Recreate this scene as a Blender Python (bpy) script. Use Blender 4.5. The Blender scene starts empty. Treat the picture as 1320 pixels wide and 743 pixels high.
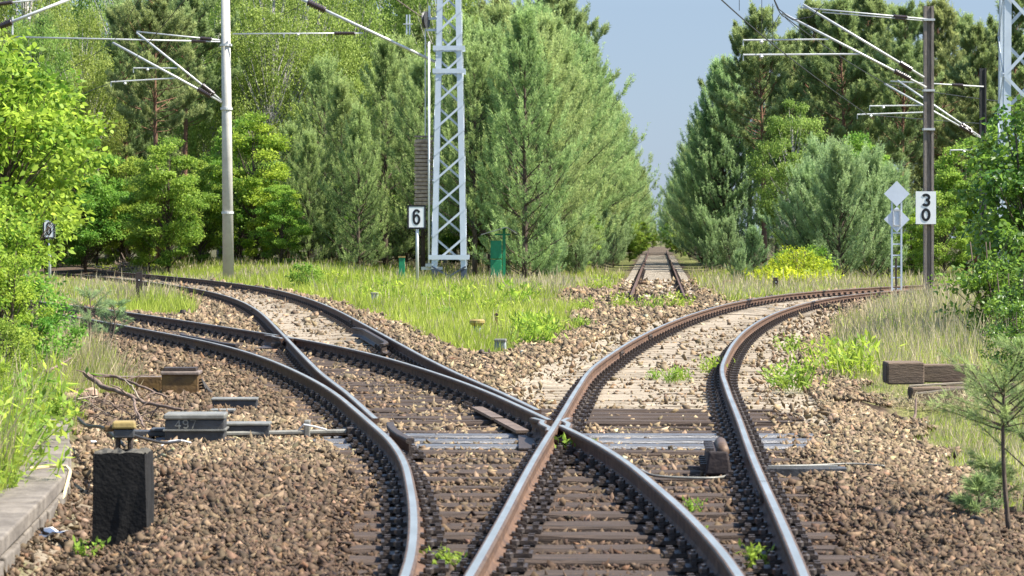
import bpy, math, random
import numpy as np
from mathutils import Vector, Matrix, Euler

random.seed(7)
RNG = np.random.default_rng(11)
SC = bpy.context.scene
COL = SC.collection
R = math.radians

# ------------------------------------------------------------------ camera, sky, sun, exposure
FPX, CX, HZ, CAMZ = 3666.7, 660.0, 305.0, 1.70
cam_d = bpy.data.cameras.new('camera')
cam = bpy.data.objects.new('camera', cam_d); COL.objects.link(cam)
cam.location = (0, 0, CAMZ); cam.rotation_euler = (R(90), 0, 0)
cam_d.sensor_width = 36; cam_d.lens = 100.0
cam_d.shift_y = -66.5 / 1320
cam_d.clip_start = 0.5; cam_d.clip_end = 6000
cam_d.dof.use_dof = True; cam_d.dof.focus_distance = 42; cam_d.dof.aperture_fstop = 8.0
SC.camera = cam

SUN_EL, SUN_AZ = 52.0, 101.0          # azimuth measured from +Y (view direction) towards +X
world = bpy.data.worlds.new('World'); SC.world = world; world.use_nodes = True
nt = world.node_tree; nt.nodes.clear()
wo = nt.nodes.new('ShaderNodeOutputWorld'); bg = nt.nodes.new('ShaderNodeBackground')
sky = nt.nodes.new('ShaderNodeTexSky'); sky.sky_type = 'NISHITA'; sky.sun_disc = False
sky.sun_elevation = R(SUN_EL); sky.sun_rotation = R(SUN_AZ)
sky.air_density = 1.0; sky.dust_density = 0.6; sky.ozone_density = 3.0
# a bank of blue-grey cloud low in the sky, fading upwards into the clear sky
geo = nt.nodes.new('ShaderNodeNewGeometry'); sep = nt.nodes.new('ShaderNodeSeparateXYZ')
nt.links.new(geo.outputs['Incoming'], sep.inputs[0])
mr = nt.nodes.new('ShaderNodeMapRange'); mr.inputs['From Min'].default_value = -0.08
mr.inputs['From Max'].default_value = -0.35; mr.inputs['To Min'].default_value = 0.88; mr.inputs['To Max'].default_value = 0.0
nt.links.new(sep.outputs['Z'], mr.inputs['Value'])
mixw = nt.nodes.new('ShaderNodeMix'); mixw.data_type = 'RGBA'
nt.links.new(mr.outputs['Result'], mixw.inputs['Factor'])
nt.links.new(sky.outputs[0], mixw.inputs['A']); mixw.inputs['B'].default_value = (1.04, 1.38, 1.92, 1)
nt.links.new(mixw.outputs['Result'], bg.inputs['Color']); bg.inputs['Strength'].default_value = 0.125
nt.links.new(bg.outputs[0], wo.inputs[0])

sd = bpy.data.lights.new('sun', 'SUN'); sun = bpy.data.objects.new('sun', sd); COL.objects.link(sun)
sd.energy = 5.0; sd.angle = R(0.5); sd.color = (1.0, 0.95, 0.86)
dirv = Vector((math.sin(R(SUN_AZ)) * math.cos(R(SUN_EL)), math.cos(R(SUN_AZ)) * math.cos(R(SUN_EL)), math.sin(R(SUN_EL))))
sun.rotation_euler = dirv.to_track_quat('Z', 'Y').to_euler(); sun.location = dirv * 300
SC.view_settings.view_transform = 'Standard'; SC.view_settings.look = 'None'
SC.view_settings.gamma = 1; SC.view_settings.exposure = 1.36
SC.render.engine = 'CYCLES'
try:
    SC.cycles.max_bounces = 6; SC.cycles.transmission_bounces = 4; SC.cycles.diffuse_bounces = 3
    SC.cycles.glossy_bounces = 2; SC.cycles.use_denoising = True
except Exception:
    pass


def at(x, y, Y):
    """the point at depth Y seen at pixel x, y of the 1320 x 743 photograph"""
    return Vector(((x - CX) * Y / FPX, Y, CAMZ - (y - HZ) * Y / FPX))


# ------------------------------------------------------------------ materials
def new_mat(name):
    m = bpy.data.materials.new(name); m.use_nodes = True
    n = m.node_tree.nodes; b = n.get('Principled BSDF')
    return m, m.node_tree, n, b


def mat(name, c1, c2=None, rough=0.8, metal=0.0, scale=6.0, bump=0.0, bscale=None, stretch=None, spec=0.3, detail=6.0):
    m, t, n, b = new_mat(name)
    b.inputs['Roughness'].default_value = rough; b.inputs['Metallic'].default_value = metal
    b.inputs['Specular IOR Level'].default_value = spec
    tc = n.new('ShaderNodeTexCoord'); mp = n.new('ShaderNodeMapping')
    t.links.new(tc.outputs['Object'], mp.inputs[0])
    if stretch: mp.inputs['Scale'].default_value = stretch
    c2 = c2 or tuple(x * 0.6 for x in c1)
    nz = n.new('ShaderNodeTexNoise'); nz.inputs['Scale'].default_value = scale; nz.inputs['Detail'].default_value = detail
    nz.inputs['Roughness'].default_value = 0.65
    t.links.new(mp.outputs[0], nz.inputs['Vector'])
    rp = n.new('ShaderNodeValToRGB'); rp.color_ramp.elements[0].position = 0.32; rp.color_ramp.elements[1].position = 0.68
    rp.color_ramp.elements[0].color = (*c2, 1); rp.color_ramp.elements[1].color = (*c1, 1)
    t.links.new(nz.outputs['Fac'], rp.inputs[0]); t.links.new(rp.outputs[0], b.inputs['Base Color'])
    if bump:
        n2 = n.new('ShaderNodeTexNoise'); n2.inputs['Scale'].default_value = bscale or scale * 3; n2.inputs['Detail'].default_value = 5
        t.links.new(mp.outputs[0], n2.inputs['Vector'])
        bp = n.new('ShaderNodeBump'); bp.inputs['Strength'].default_value = bump; bp.inputs['Distance'].default_value = 0.02
        t.links.new(n2.outputs['Fac'], bp.inputs['Height']); t.links.new(bp.outputs[0], b.inputs['Normal'])
    return m


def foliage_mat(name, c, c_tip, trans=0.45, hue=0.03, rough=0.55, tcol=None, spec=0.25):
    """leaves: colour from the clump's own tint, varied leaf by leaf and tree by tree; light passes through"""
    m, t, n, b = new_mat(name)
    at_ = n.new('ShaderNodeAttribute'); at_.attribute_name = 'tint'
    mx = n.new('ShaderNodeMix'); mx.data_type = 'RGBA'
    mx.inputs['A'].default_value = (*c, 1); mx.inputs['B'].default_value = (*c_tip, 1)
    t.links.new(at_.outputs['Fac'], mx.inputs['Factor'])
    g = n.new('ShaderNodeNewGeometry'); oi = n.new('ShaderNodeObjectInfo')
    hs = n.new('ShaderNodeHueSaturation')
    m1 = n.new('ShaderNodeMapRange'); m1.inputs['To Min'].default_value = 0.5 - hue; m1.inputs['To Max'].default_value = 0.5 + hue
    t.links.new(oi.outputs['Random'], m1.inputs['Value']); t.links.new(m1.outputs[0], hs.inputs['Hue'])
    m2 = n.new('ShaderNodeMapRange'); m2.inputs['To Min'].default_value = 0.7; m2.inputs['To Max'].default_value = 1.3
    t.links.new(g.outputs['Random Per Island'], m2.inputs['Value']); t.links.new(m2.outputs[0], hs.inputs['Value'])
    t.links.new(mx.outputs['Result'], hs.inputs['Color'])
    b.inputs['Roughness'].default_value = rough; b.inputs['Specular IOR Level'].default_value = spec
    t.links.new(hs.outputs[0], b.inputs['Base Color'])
    tr = n.new('ShaderNodeBsdfTranslucent')
    if tcol:
        mt = n.new('ShaderNodeMix'); mt.data_type = 'RGBA'; mt.blend_type = 'MULTIPLY'; mt.inputs['Factor'].default_value = 1
        t.links.new(hs.outputs[0], mt.inputs['A']); mt.inputs['B'].default_value = (*tcol, 1)
        t.links.new(mt.outputs['Result'], tr.inputs['Color'])
    else:
        t.links.new(hs.outputs[0], tr.inputs['Color'])
    ms = n.new('ShaderNodeMixShader'); ms.inputs[0].default_value = trans
    t.links.new(b.outputs[0], ms.inputs[1]); t.links.new(tr.outputs[0], ms.inputs[2])
    t.links.new(ms.outputs[0], n['Material Output'].inputs['Surface'])
    return m


M = {}
M['rail_side'] = mat('rail rust', (0.16, 0.09, 0.052), (0.05, 0.030, 0.022), 0.8, 0.0, 9, 0.3, 60)
M['rail_top'] = mat('running surface', (0.52, 0.52, 0.47), (0.34, 0.335, 0.29), 0.36, 0.75, 5, 0.08, 60, (1, .25, 1), 0.5)
M['rail_edge'] = mat('rail head edge', (0.15, 0.095, 0.06), (0.06, 0.04, 0.03), 0.6, 0.2, 12, 0.1, 60)
M['rail_old'] = mat('old rail rust', (0.12, 0.07, 0.05), (0.06, 0.04, 0.035), 0.9, 0.0, 9, 0.3, 50)
M['iron'] = mat('dark fastening iron', (0.075, 0.052, 0.038), (0.022, 0.017, 0.014), 0.6, 0.2, 30, 0.3, 80, spec=0.5)
M['bolt'] = mat('worn bolt', (0.16, 0.13, 0.11), (0.05, 0.04, 0.035), 0.42, 0.6, 40, 0.2, 100, spec=0.5)
M['wood'] = mat('old tarred wood', (0.090, 0.062, 0.045), (0.026, 0.019, 0.015), 0.85, 0, 5, 0.6, 22, (0.5, 6, 6))
M['wood_pale'] = mat('weathered pale wood', (0.36, 0.30, 0.22), (0.20, 0.16, 0.115), 0.9, 0, 5, 0.6, 22, (0.5, 6, 6))
M['steel_bearer'] = mat('greased steel bearer', (0.26, 0.255, 0.25), (0.035, 0.03, 0.028), 0.45, 0.5, 7, 0.4, 30, (0.5, 9, 5), 0.5)
M['slab_pale'] = mat('pale worn sleeper', (0.60, 0.52, 0.41), (0.32, 0.26, 0.19), 0.9, 0, 4, 0.5, 18, (0.6, 4, 4))
M['timber'] = mat('weathered timber', (0.21, 0.15, 0.10), (0.07, 0.05, 0.036), 0.9, 0, 5, 0.7, 20, (0.6, 5, 5))
M['grey_paint'] = mat('pale grey paint', (0.56, 0.61, 0.66), (0.48, 0.53, 0.58), 0.45, 0.15, 3, 0.04, spec=0.4)
M['dark_paint'] = mat('dark blue grey paint', (0.06, 0.08, 0.11), (0.04, 0.05, 0.07), 0.6)
M['concrete'] = mat('mast concrete', (0.56, 0.53, 0.47), (0.44, 0.41, 0.36), 0.9, 0, 3, 0.15, 30)
M['kerb'] = mat('kerb concrete', (0.21, 0.18, 0.145), (0.09, 0.075, 0.06), 0.92, 0, 4, 0.5, 24)
M['stump'] = mat('blackened concrete', (0.016, 0.0145, 0.013), (0.006, 0.0055, 0.005), 0.95, 0, 12, 0.35, 40)
M['stump_top'] = mat('broken concrete', (0.11, 0.10, 0.08), (0.035, 0.032, 0.026), 0.95, 0, 9, 0.9, 25)
M['weight'] = mat('cast weight', (0.42, 0.33, 0.24), (0.17, 0.12, 0.085), 0.9, 0, 6, 0.3, 30)
M['tube'] = mat('galvanised tube', (0.60, 0.60, 0.58), (0.46, 0.46, 0.45), 0.5, 0.3, 6, 0.05)
M['insul'] = mat('brown insulator', (0.05, 0.028, 0.022), (0.03, 0.02, 0.018), 0.25, 0, 10, spec=0.6)
M['wire'] = mat('dark wire', (0.04, 0.042, 0.045), (0.03, 0.03, 0.03), 0.6, 0.3)
M['white'] = mat('white enamel', (0.80, 0.80, 0.78), (0.72, 0.72, 0.70), 0.45, 0, 3)
M['black'] = mat('black enamel', (0.015, 0.016, 0.02), (0.012, 0.012, 0.014), 0.5, 0, 3)
M['sign_grey'] = mat('grey sign sheet', (0.62, 0.66, 0.72), (0.54, 0.58, 0.64), 0.4, 0.1, 3)
M['post_wood'] = mat('weathered mast', (0.27, 0.225, 0.19), (0.12, 0.10, 0.085), 0.85, 0, 4, 0.5, 20, (8, 8, 0.7))
M['post_dark'] = mat('dark mast', (0.06, 0.055, 0.05), (0.03, 0.03, 0.03), 0.85, 0, 4, 0.5, 20, (8, 8, 0.7))
M['black_post'] = mat('rusty black post', (0.05, 0.035, 0.03), (0.025, 0.02, 0.02), 0.8, 0, 8, 0.3)
M['green'] = mat('green paint', (0.02, 0.22, 0.10), (0.015, 0.15, 0.07), 0.5, 0, 5, 0.1)
M['roof_tin'] = mat('roof tin', (0.30, 0.30, 0.27), (0.2, 0.2, 0.18), 0.5, 0.4, 8)
M['box_dark'] = mat('oily steel box', (0.085, 0.085, 0.085), (0.04, 0.038, 0.036), 0.5, 0.3, 6, 0.2, 40, spec=0.5)
M['box_lid'] = mat('worn steel lid', (0.27, 0.26, 0.22), (0.15, 0.14, 0.115), 0.5, 0.2, 6, 0.1, 40, spec=0.5)
M['box_yellow'] = mat('faded yellow rusty paint', (0.20, 0.12, 0.04), (0.07, 0.042, 0.025), 0.7, 0.1, 6, 0.3, 30)
M['yellow'] = mat('old yellow paint', (0.36, 0.27, 0.085), (0.20, 0.14, 0.055), 0.6, 0, 9, 0.2)
M['lid_brown'] = mat('rusty lid', (0.30, 0.24, 0.19), (0.14, 0.10, 0.08), 0.6, 0.3, 8, 0.2)
M['strip'] = mat('pale rusty strip', (0.20, 0.145, 0.105), (0.10, 0.07, 0.05), 0.6, 0.2, 8, 0.2)
M['marker_grey'] = mat('marker concrete', (0.38, 0.40, 0.38), (0.16, 0.18, 0.17), 0.85, 0, 7, 0.3)
M['bark'] = mat('bark', (0.13, 0.095, 0.07), (0.05, 0.038, 0.03), 0.95, 0, 5, 0.7, 16, (3, 3, 0.6))
M['bark_red'] = mat('pine bark', (0.26, 0.13, 0.075), (0.09, 0.055, 0.042), 0.95, 0, 4, 0.7, 14, (3, 3, 0.6))
M['bark_birch'] = mat('birch bark', (0.55, 0.52, 0.47), (0.10, 0.09, 0.08), 0.9, 0, 5, 0.3, 14, (1, 1, 4))
M['branch'] = mat('dead branch', (0.24, 0.17, 0.13), (0.10, 0.07, 0.055), 0.9, 0, 8, 0.4)
M['log'] = mat('stripped log', (0.50, 0.34, 0.24), (0.26, 0.17, 0.12), 0.85, 0, 7, 0.4)
M['cable'] = mat('black cable', (0.03, 0.026, 0.024), (0.018, 0.016, 0.016), 0.55, 0, 8)
M['strap'] = mat('straw coloured strap', (0.72, 0.58, 0.33), (0.55, 0.42, 0.22), 0.7, 0, 8)
M['litter'] = mat('white litter', (0.78, 0.77, 0.75), (0.66, 0.65, 0.62), 0.8, 0, 20)
M['brush'] = mat('dead brushwood', (0.32, 0.24, 0.18), (0.17, 0.12, 0.10), 0.95, 0, 8)

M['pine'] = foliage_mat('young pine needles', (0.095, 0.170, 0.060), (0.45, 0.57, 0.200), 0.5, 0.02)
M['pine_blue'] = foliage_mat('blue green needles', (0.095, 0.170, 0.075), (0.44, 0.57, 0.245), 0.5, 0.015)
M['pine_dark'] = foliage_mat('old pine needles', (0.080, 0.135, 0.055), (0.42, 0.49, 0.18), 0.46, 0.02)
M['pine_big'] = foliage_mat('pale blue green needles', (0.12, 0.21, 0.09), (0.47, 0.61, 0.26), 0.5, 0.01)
M['leaf_birch'] = foliage_mat('birch leaves', (0.16, 0.25, 0.045), (0.46, 0.57, 0.14), 0.55, 0.02)
M['leaf_mid'] = foliage_mat('broad leaves', (0.10, 0.22, 0.030), (0.40, 0.54, 0.085), 0.55, 0.025)
M['leaf_yellow'] = foliage_mat('sunny yellow green leaves', (0.12, 0.235, 0.025), (0.50, 0.60, 0.075), 0.55, 0.01)
M['leaf_deep'] = foliage_mat('deep green leaves', (0.05, 0.12, 0.02), (0.30, 0.43, 0.055), 0.5, 0.01, 0.36, None, 0.5)
M['broom'] = foliage_mat('yellow flowering leaves', (0.20, 0.30, 0.02), (0.62, 0.64, 0.04), 0.5, 0.005)
M['grass'] = foliage_mat('grass blades', (0.25, 0.34, 0.035), (0.53, 0.58, 0.10), 0.5, 0.0)
M['straw'] = foliage_mat('dry grass', (0.34, 0.27, 0.15), (0.58, 0.49, 0.31), 0.4, 0.0)
M['weed'] = foliage_mat('fresh weeds', (0.13, 0.25, 0.03), (0.36, 0.48, 0.07), 0.5, 0.01)


# ------------------------------------------------------------------ mesh helpers
class MB:
    def __init__(s): s.v = []; s.f = []; s.m = []

    def add(s, vs, fs, mi=0):
        o = len(s.v); s.v += [tuple(v) for v in vs]
        for f in fs: s.f.append([i + o for i in f]); s.m.append(mi)
        return s

    def box(s, c, d, rot=(0, 0, 0), mi=0, top=(1, 1)):
        e = Euler(rot).to_matrix(); c = Vector(c); x, y, z = d[0] / 2, d[1] / 2, d[2] / 2
        vs = []
        for sz in (-1, 1):
            k = top if sz > 0 else (1, 1)
            for sx, sy in ((-1, -1), (1, -1), (1, 1), (-1, 1)):
                vs.append(c + e @ Vector((sx * x * k[0], sy * y * k[1], sz * z)))
        return s.add(vs, [(3, 2, 1, 0), (4, 5, 6, 7), (0, 1, 5, 4), (1, 2, 6, 5), (2, 3, 7, 6), (3, 0, 4, 7)], mi)

    def tube(s, pts, r, n=8, mi=0, caps=True):
        pts = [Vector(p) for p in pts]; k = len(pts)
        rs = list(r) if hasattr(r, '__len__') else [r] * k
        vs = []; up = None
        for i, p in enumerate(pts):
            d = (pts[min(i + 1, k - 1)] - pts[max(i - 1, 0)])
            d = d.normalized() if d.length > 1e-9 else Vector((0, 0, 1))
            if up is None:
                a = Vector((0, 0, 1)) if abs(d.z) < 0.9 else Vector((1, 0, 0))
                u = d.cross(a).normalized()
            else:
                u = (up - d * up.dot(d))
                u = u.normalized() if u.length > 1e-6 else d.orthogonal().normalized()
            up = u; w = d.cross(u)
            for j in range(n):
                t = 2 * math.pi * (j + 0.5) / n
                vs.append(p + (u * math.cos(t) + w * math.sin(t)) * rs[i])
        fs = []
        for i in range(k - 1):
            for j in range(n):
                fs.append((i * n + j, i * n + (j + 1) % n, (i + 1) * n + (j + 1) % n, (i + 1) * n + j))
        if caps: fs += [tuple(range(n - 1, -1, -1)), tuple(range((k - 1) * n, k * n))]
        return s.add(vs, fs, mi)

    def cyl(s, c, r, h, n=12, mi=0, r2=None):
        c = Vector(c)
        return s.tube([c, c + Vector((0, 0, h))], [r, r if r2 is None else r2], n, mi)

    def lathe(s, c, prof, n=14, mi=0):
        c = Vector(c); k = len(prof); vs = []
        for r, z in prof:
            for j in range(n):
                t = 2 * math.pi * j / n; vs.append(c + Vector((r * math.cos(t), r * math.sin(t), z)))
        fs = [(i * n + j, i * n + (j + 1) % n, (i + 1) * n + (j + 1) % n, (i + 1) * n + j) for i in range(k - 1) for j in range(n)]
        fs += [tuple(range(n - 1, -1, -1)), tuple(range((k - 1) * n, k * n))]
        return s.add(vs, fs, mi)

    def mesh(s, name, mats, smooth=False):
        me = bpy.data.meshes.new(name); me.from_pydata(s.v, [], s.f)
        for m in (mats if isinstance(mats, (list, tuple)) else [mats]): me.materials.append(m)
        me.polygons.foreach_set('material_index', s.m)
        if smooth: me.polygons.foreach_set('use_smooth', [True] * len(s.f))
        me.update(); return me

    def build(s, name, mats, parent=None, loc=(0, 0, 0), rz=0, smooth=False, bevel=0.0):
        return link(name, s.mesh(name, mats, smooth), parent, loc, rz, bevel)


def link(name, me, parent=None, loc=(0, 0, 0), rz=0, bevel=0.0):
    o = bpy.data.objects.new(name, me); COL.objects.link(o)
    o.location = loc; o.rotation_euler = (0, 0, rz)
    if parent: o.parent = parent
    if bevel:
        b = o.modifiers.new('bevel', 'BEVEL'); b.width = bevel; b.segments = 2; b.limit_method = 'ANGLE'
    return o


def tag(o, label, cat, group=None, kind=None):
    if label: o['label'] = label
    if cat: o['category'] = cat
    if group: o['group'] = group
    if kind: o['kind'] = kind
    return o


def thing(name, label, cat, loc=(0, 0, 0), rz=0, group=None):
    o = bpy.data.objects.new(name, None); COL.objects.link(o); o.empty_display_size = 0.1
    o.location = loc; o.rotation_euler = (0, 0, rz)
    return tag(o, label, cat, group)


def copy_tree(src, loc, rz=0, label=None, group=None, sc=None):
    c = src.copy(); COL.objects.link(c); c.location = loc; c.rotation_euler = (0, 0, rz)
    if label: c['label'] = label
    if group: c['group'] = group
    elif 'group' in c and label: del c['group']
    if sc: c.scale = sc if hasattr(sc, '__len__') else (sc, sc, sc)
    for ch in src.children:
        d = ch.copy(); COL.objects.link(d); d.parent = c
        for g in ch.children:
            e = g.copy(); COL.objects.link(e); e.parent = d
    return c


def npmesh(name, V, k, mats, tint=None, colname='tint', mi=None):
    """V: (N*k, 3) corners of N separate k-gons"""
    V = np.ascontiguousarray(V, np.float32).reshape(-1, 3); n = len(V) // k
    me = bpy.data.meshes.new(name)
    me.vertices.add(len(V)); me.vertices.foreach_set('co', V.ravel())
    me.loops.add(len(V)); me.loops.foreach_set('vertex_index', np.arange(len(V), dtype=np.int32))
    me.polygons.add(n); me.polygons.foreach_set('loop_start', np.arange(0, n * k, k, dtype=np.int32))
    for m in (mats if isinstance(mats, (list, tuple)) else [mats]): me.materials.append(m)
    if mi is not None: me.polygons.foreach_set('material_index', np.asarray(mi, np.int32))
    me.update(calc_edges=True)
    if tint is not None:
        a = me.color_attributes.new(colname, 'FLOAT_COLOR', 'POINT')
        tint = np.asarray(tint, np.float32)
        if tint.ndim == 1: tint = np.repeat(tint[:, None], 3, 1)
        c = np.ones((len(V), 4), np.float32); c[:, :3] = np.repeat(tint, k, 0)
        a.data.foreach_set('color', c.ravel())
    return me


def nrm(a): return a / np.maximum(np.linalg.norm(a, axis=-1, keepdims=True), 1e-9)


KITE = np.array([(0, 0), (0.45, 0.5), (1, 0), (0.45, -0.5)])
LEAF = np.array([(0, 0), (0.22, 0.40), (0.55, 0.46), (1, 0), (0.55, -0.46), (0.22, -0.40)])


def leaves(P, D, N, L, W, shape=KITE, droop=0.0):
    """flat leaf polygons from point P along D, lying across N"""
    D = nrm(D); S = nrm(np.cross(D, N)); L = np.broadcast_to(np.asarray(L, float), (len(P),)); W = np.broadcast_to(np.asarray(W, float), (len(P),))
    out = P[:, None, :] + D[:, None, :] * (shape[None, :, 0:1] * L[:, None, None]) + S[:, None, :] * (shape[None, :, 1:2] * W[:, None, None])
    if droop: out[:, :, 2] -= (shape[None, :, 0] ** 2) * L[:, None] * droop
    return out.reshape(-1, 3)


# ------------------------------------------------------------------ track alignments (plan, metres)
T1P = [(11.5, .26), (13.5, .27), (15.5, .219), (17.5, .127), (19.5, .008), (21.5, -.175), (23.5, -.419), (25.5, -.671), (27.5, -.93), (29.5, -1.222), (31.5, -1.549), (33.5, -1.901), (35.5, -2.28), (37.5, -2.699), (39.5, -3.166), (41.5, -3.684), (43.5, -4.247), (45.5, -4.842), (47.5, -5.45), (49.5, -6.06), (51.5, -6.672), (53.5, -7.292), (55.5, -7.927), (57.5, -8.579), (59.5, -9.252), (61.5, -9.944), (64, -10.85), (68, -12.4), (74, -14.9)]
T2P = [(22, -.13), (24, -.398), (26, -.637), (28, -.878), (30, -1.138), (32, -1.394), (34, -1.629), (36, -1.86), (40, -2.315), (44, -2.768), (48, -3.224), (52, -3.68), (56, -4.148), (60, -4.645), (64, -5.179), (68, -5.757), (72, -6.384), (76, -7.072), (80, -7.827), (84, -8.65), (88, -9.539), (92, -10.489), (96, -11.498), (100, -12.559), (104, -13.668), (108, -14.816), (112, -15.997), (116, -17.204), (120, -18.428), (124, -19.663), (130, -21.55), (136, -23.45), (142, -25.4)]
T3P = [(11.5, .488), (13.5, .6), (15.5, .704), (17.5, .802), (19.5, .904), (21.5, 1.014), (23.5, 1.129), (25.5, 1.238), (27.5, 1.346), (29.5, 1.461), (31.5, 1.577), (33.5, 1.721), (35.5, 1.898), (37.5, 2.088), (39.5, 2.283), (41.5, 2.492), (43.5, 2.71), (45.5, 2.94), (47.5, 3.186), (49.5, 3.444), (51.5, 3.713), (53.5, 3.994), (55.5, 4.288), (57.5, 4.599), (59.5, 4.926), (61.5, 5.268), (63.5, 5.626), (65.5, 6.006), (67.5, 6.409), (69.5, 6.842), (71.5, 7.31), (73.5, 7.824), (75.5, 8.393), (77.5, 9.027), (79.5, 9.737), (81.5, 10.531), (83.5, 11.415), (85.5, 12.393), (87.5, 13.46), (90, 14.9), (93, 16.75), (96, 18.7), (100, 21.4)]
GA = 1.507          # rail centre to rail centre


class Track:
    def __init__(s, P, cant=(0, 1, 0), high=1):
        s.y = np.array([p[0] for p in P], float); s.x = np.array([p[1] for p in P], float)
        s.m = np.gradient(s.x, s.y); s.cant = cant; s.high = high

    def c(s, Y):
        Y = np.asarray(Y, float); i = np.clip(np.searchsorted(s.y, Y) - 1, 0, len(s.y) - 2)
        h = s.y[i + 1] - s.y[i]; t = (Y - s.y[i]) / h
        return (2 * t**3 - 3 * t**2 + 1) * s.x[i] + (t**3 - 2 * t**2 + t) * h * s.m[i] + (-2 * t**3 + 3 * t**2) * s.x[i + 1] + (t**3 - t**2) * h * s.m[i + 1]

    def sl(s, Y): return (s.c(np.asarray(Y) + 0.05) - s.c(np.asarray(Y) - 0.05)) / 0.1

    def e(s, Y): a, b, h = s.cant; return h * np.clip((np.asarray(Y, float) - a) / (b - a), 0, 1)

    def off(s, Y, d):
        """point at lateral offset d (right positive) from the centre line, opposite station Y"""
        k = s.sl(Y); q = np.sqrt(1 + k * k)
        return s.c(Y) + d / q, np.asarray(Y) - d * k / q

    def z(s, Y, d):
        w = np.clip((np.asarray(d) * s.high + GA / 2) / GA, -0.3, 1.3)
        return s.e(Y) * w


T1 = Track(T1P); T2 = Track(T2P, (36, 75, 0.105), 1); T3 = Track(T3P, (45, 62, 0.035), -1)


def fc(Y): return 4.35 + (np.asarray(Y, float) - 85) * 0.0511      # the disused straight track
def fz(Y): return -0.11 + 0.0028 * (np.asarray(Y, float) - 85)


def sst(x, a, b):
    t = np.clip((np.asarray(x, float) - a) / (b - a), 0, 1); return t * t * (3 - 2 * t)


def dtrack(X, Y, T, y0=10, y1=200):
    """signed lateral distance to a track (right positive), large outside its stretch"""
    Yc = np.clip(Y, y0, y1); d = (X - T.c(Yc)) / np.sqrt(1 + T.sl(Yc) ** 2)
    return np.where((Y > y1) | (Y < y0), 99.0, d)


def vnoise(X, Y, s, seed=0):
    X = np.asarray(X, float) * s + seed * 17.3; Y = np.asarray(Y, float) * s + seed * 9.1
    i, j = np.floor(X), np.floor(Y); u, v = X - i, Y - j; u = u * u * (3 - 2 * u); v = v * v * (3 - 2 * v)
    h = lambda a, b: np.modf(np.abs(np.sin(a * 127.1 + b * 311.7 + seed * 74.7) * 43758.5453))[0]
    return (h(i, j) * (1 - u) + h(i + 1, j) * u) * (1 - v) + (h(i, j + 1) * (1 - u) + h(i + 1, j + 1) * u) * v


def fbm(X, Y, s, seed=0): return 0.55 * vnoise(X, Y, s, seed) + 0.3 * vnoise(X, Y, s * 2.3, seed + 3) + 0.15 * vnoise(X, Y, s * 5.1, seed + 5)


KERB = [(12.5, -2.48), (14.5, -2.62), (18.5, -2.90), (23.7, -3.68), (24.6, -3.85)]
def kerbx(Y): return np.interp(Y, [k[0] for k in KERB], [k[1] for k in KERB])


def fields(X, Y):
    """ballast share (0..1) of a point of the ground, and how far into the right-hand track it is"""
    n = (fbm(X, Y, 0.9, 1) - 0.5) * 1.3
    d1 = dtrack(X, Y, T1, 10, 73); d2 = dtrack(X, Y, T2, 24, 141); d3 = dtrack(X, Y, T3, 10, 99)
    b = np.zeros_like(X)
    left_edge = np.where(Y < 30, 3.4, np.where(Y < 45, 2.5, 1.9))
    b = np.maximum(b, ((d1 > -left_edge + n * 0.6) & (d1 < 2.1 + n * 0.4)) * 1.0)
    b = np.maximum(b, ((d2 > -2.0 + n * 0.4) & (d2 < np.where(Y < 40, 2.5, 1.75) + n * 0.5)) * 1.0)
    b = np.maximum(b, ((d3 > np.where(Y < 80, np.where(Y < 40, -3.4, -2.75), -1.9) + n * 0.7) & (d3 < np.where(Y < 32, 2.4, 2.15) + n * 0.9)) * 1.0)
    b = np.maximum(b, ((d1 > 0) & (d3 < 0) & (Y < 39.5 + n * 3)) * 1.0)
    b = np.maximum(b, ((d2 < 0) & (d1 > 0) & (Y < 62 + n * 5)) * 1.0)
    df = X - fc(Y)
    b = np.maximum(b, ((df < np.where(Y < 95, 2.0, 1.45) + n * 0.6) & (df > -np.where(Y < 95, 3.0, 1.5) + n * 0.6) & (Y > 70) & (Y < 330)) * 1.0)
    b = np.maximum(b, ((df > -1.9 + n) & (d3 < 0) & (Y > 55) & (Y < 79 + n * 3)) * 1.0)
    b = np.where((X < kerbx(np.clip(Y, 12.5, 24.6))) & (Y < 26), 0.0, b)
    return b, d1, d2, d3, df


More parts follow.
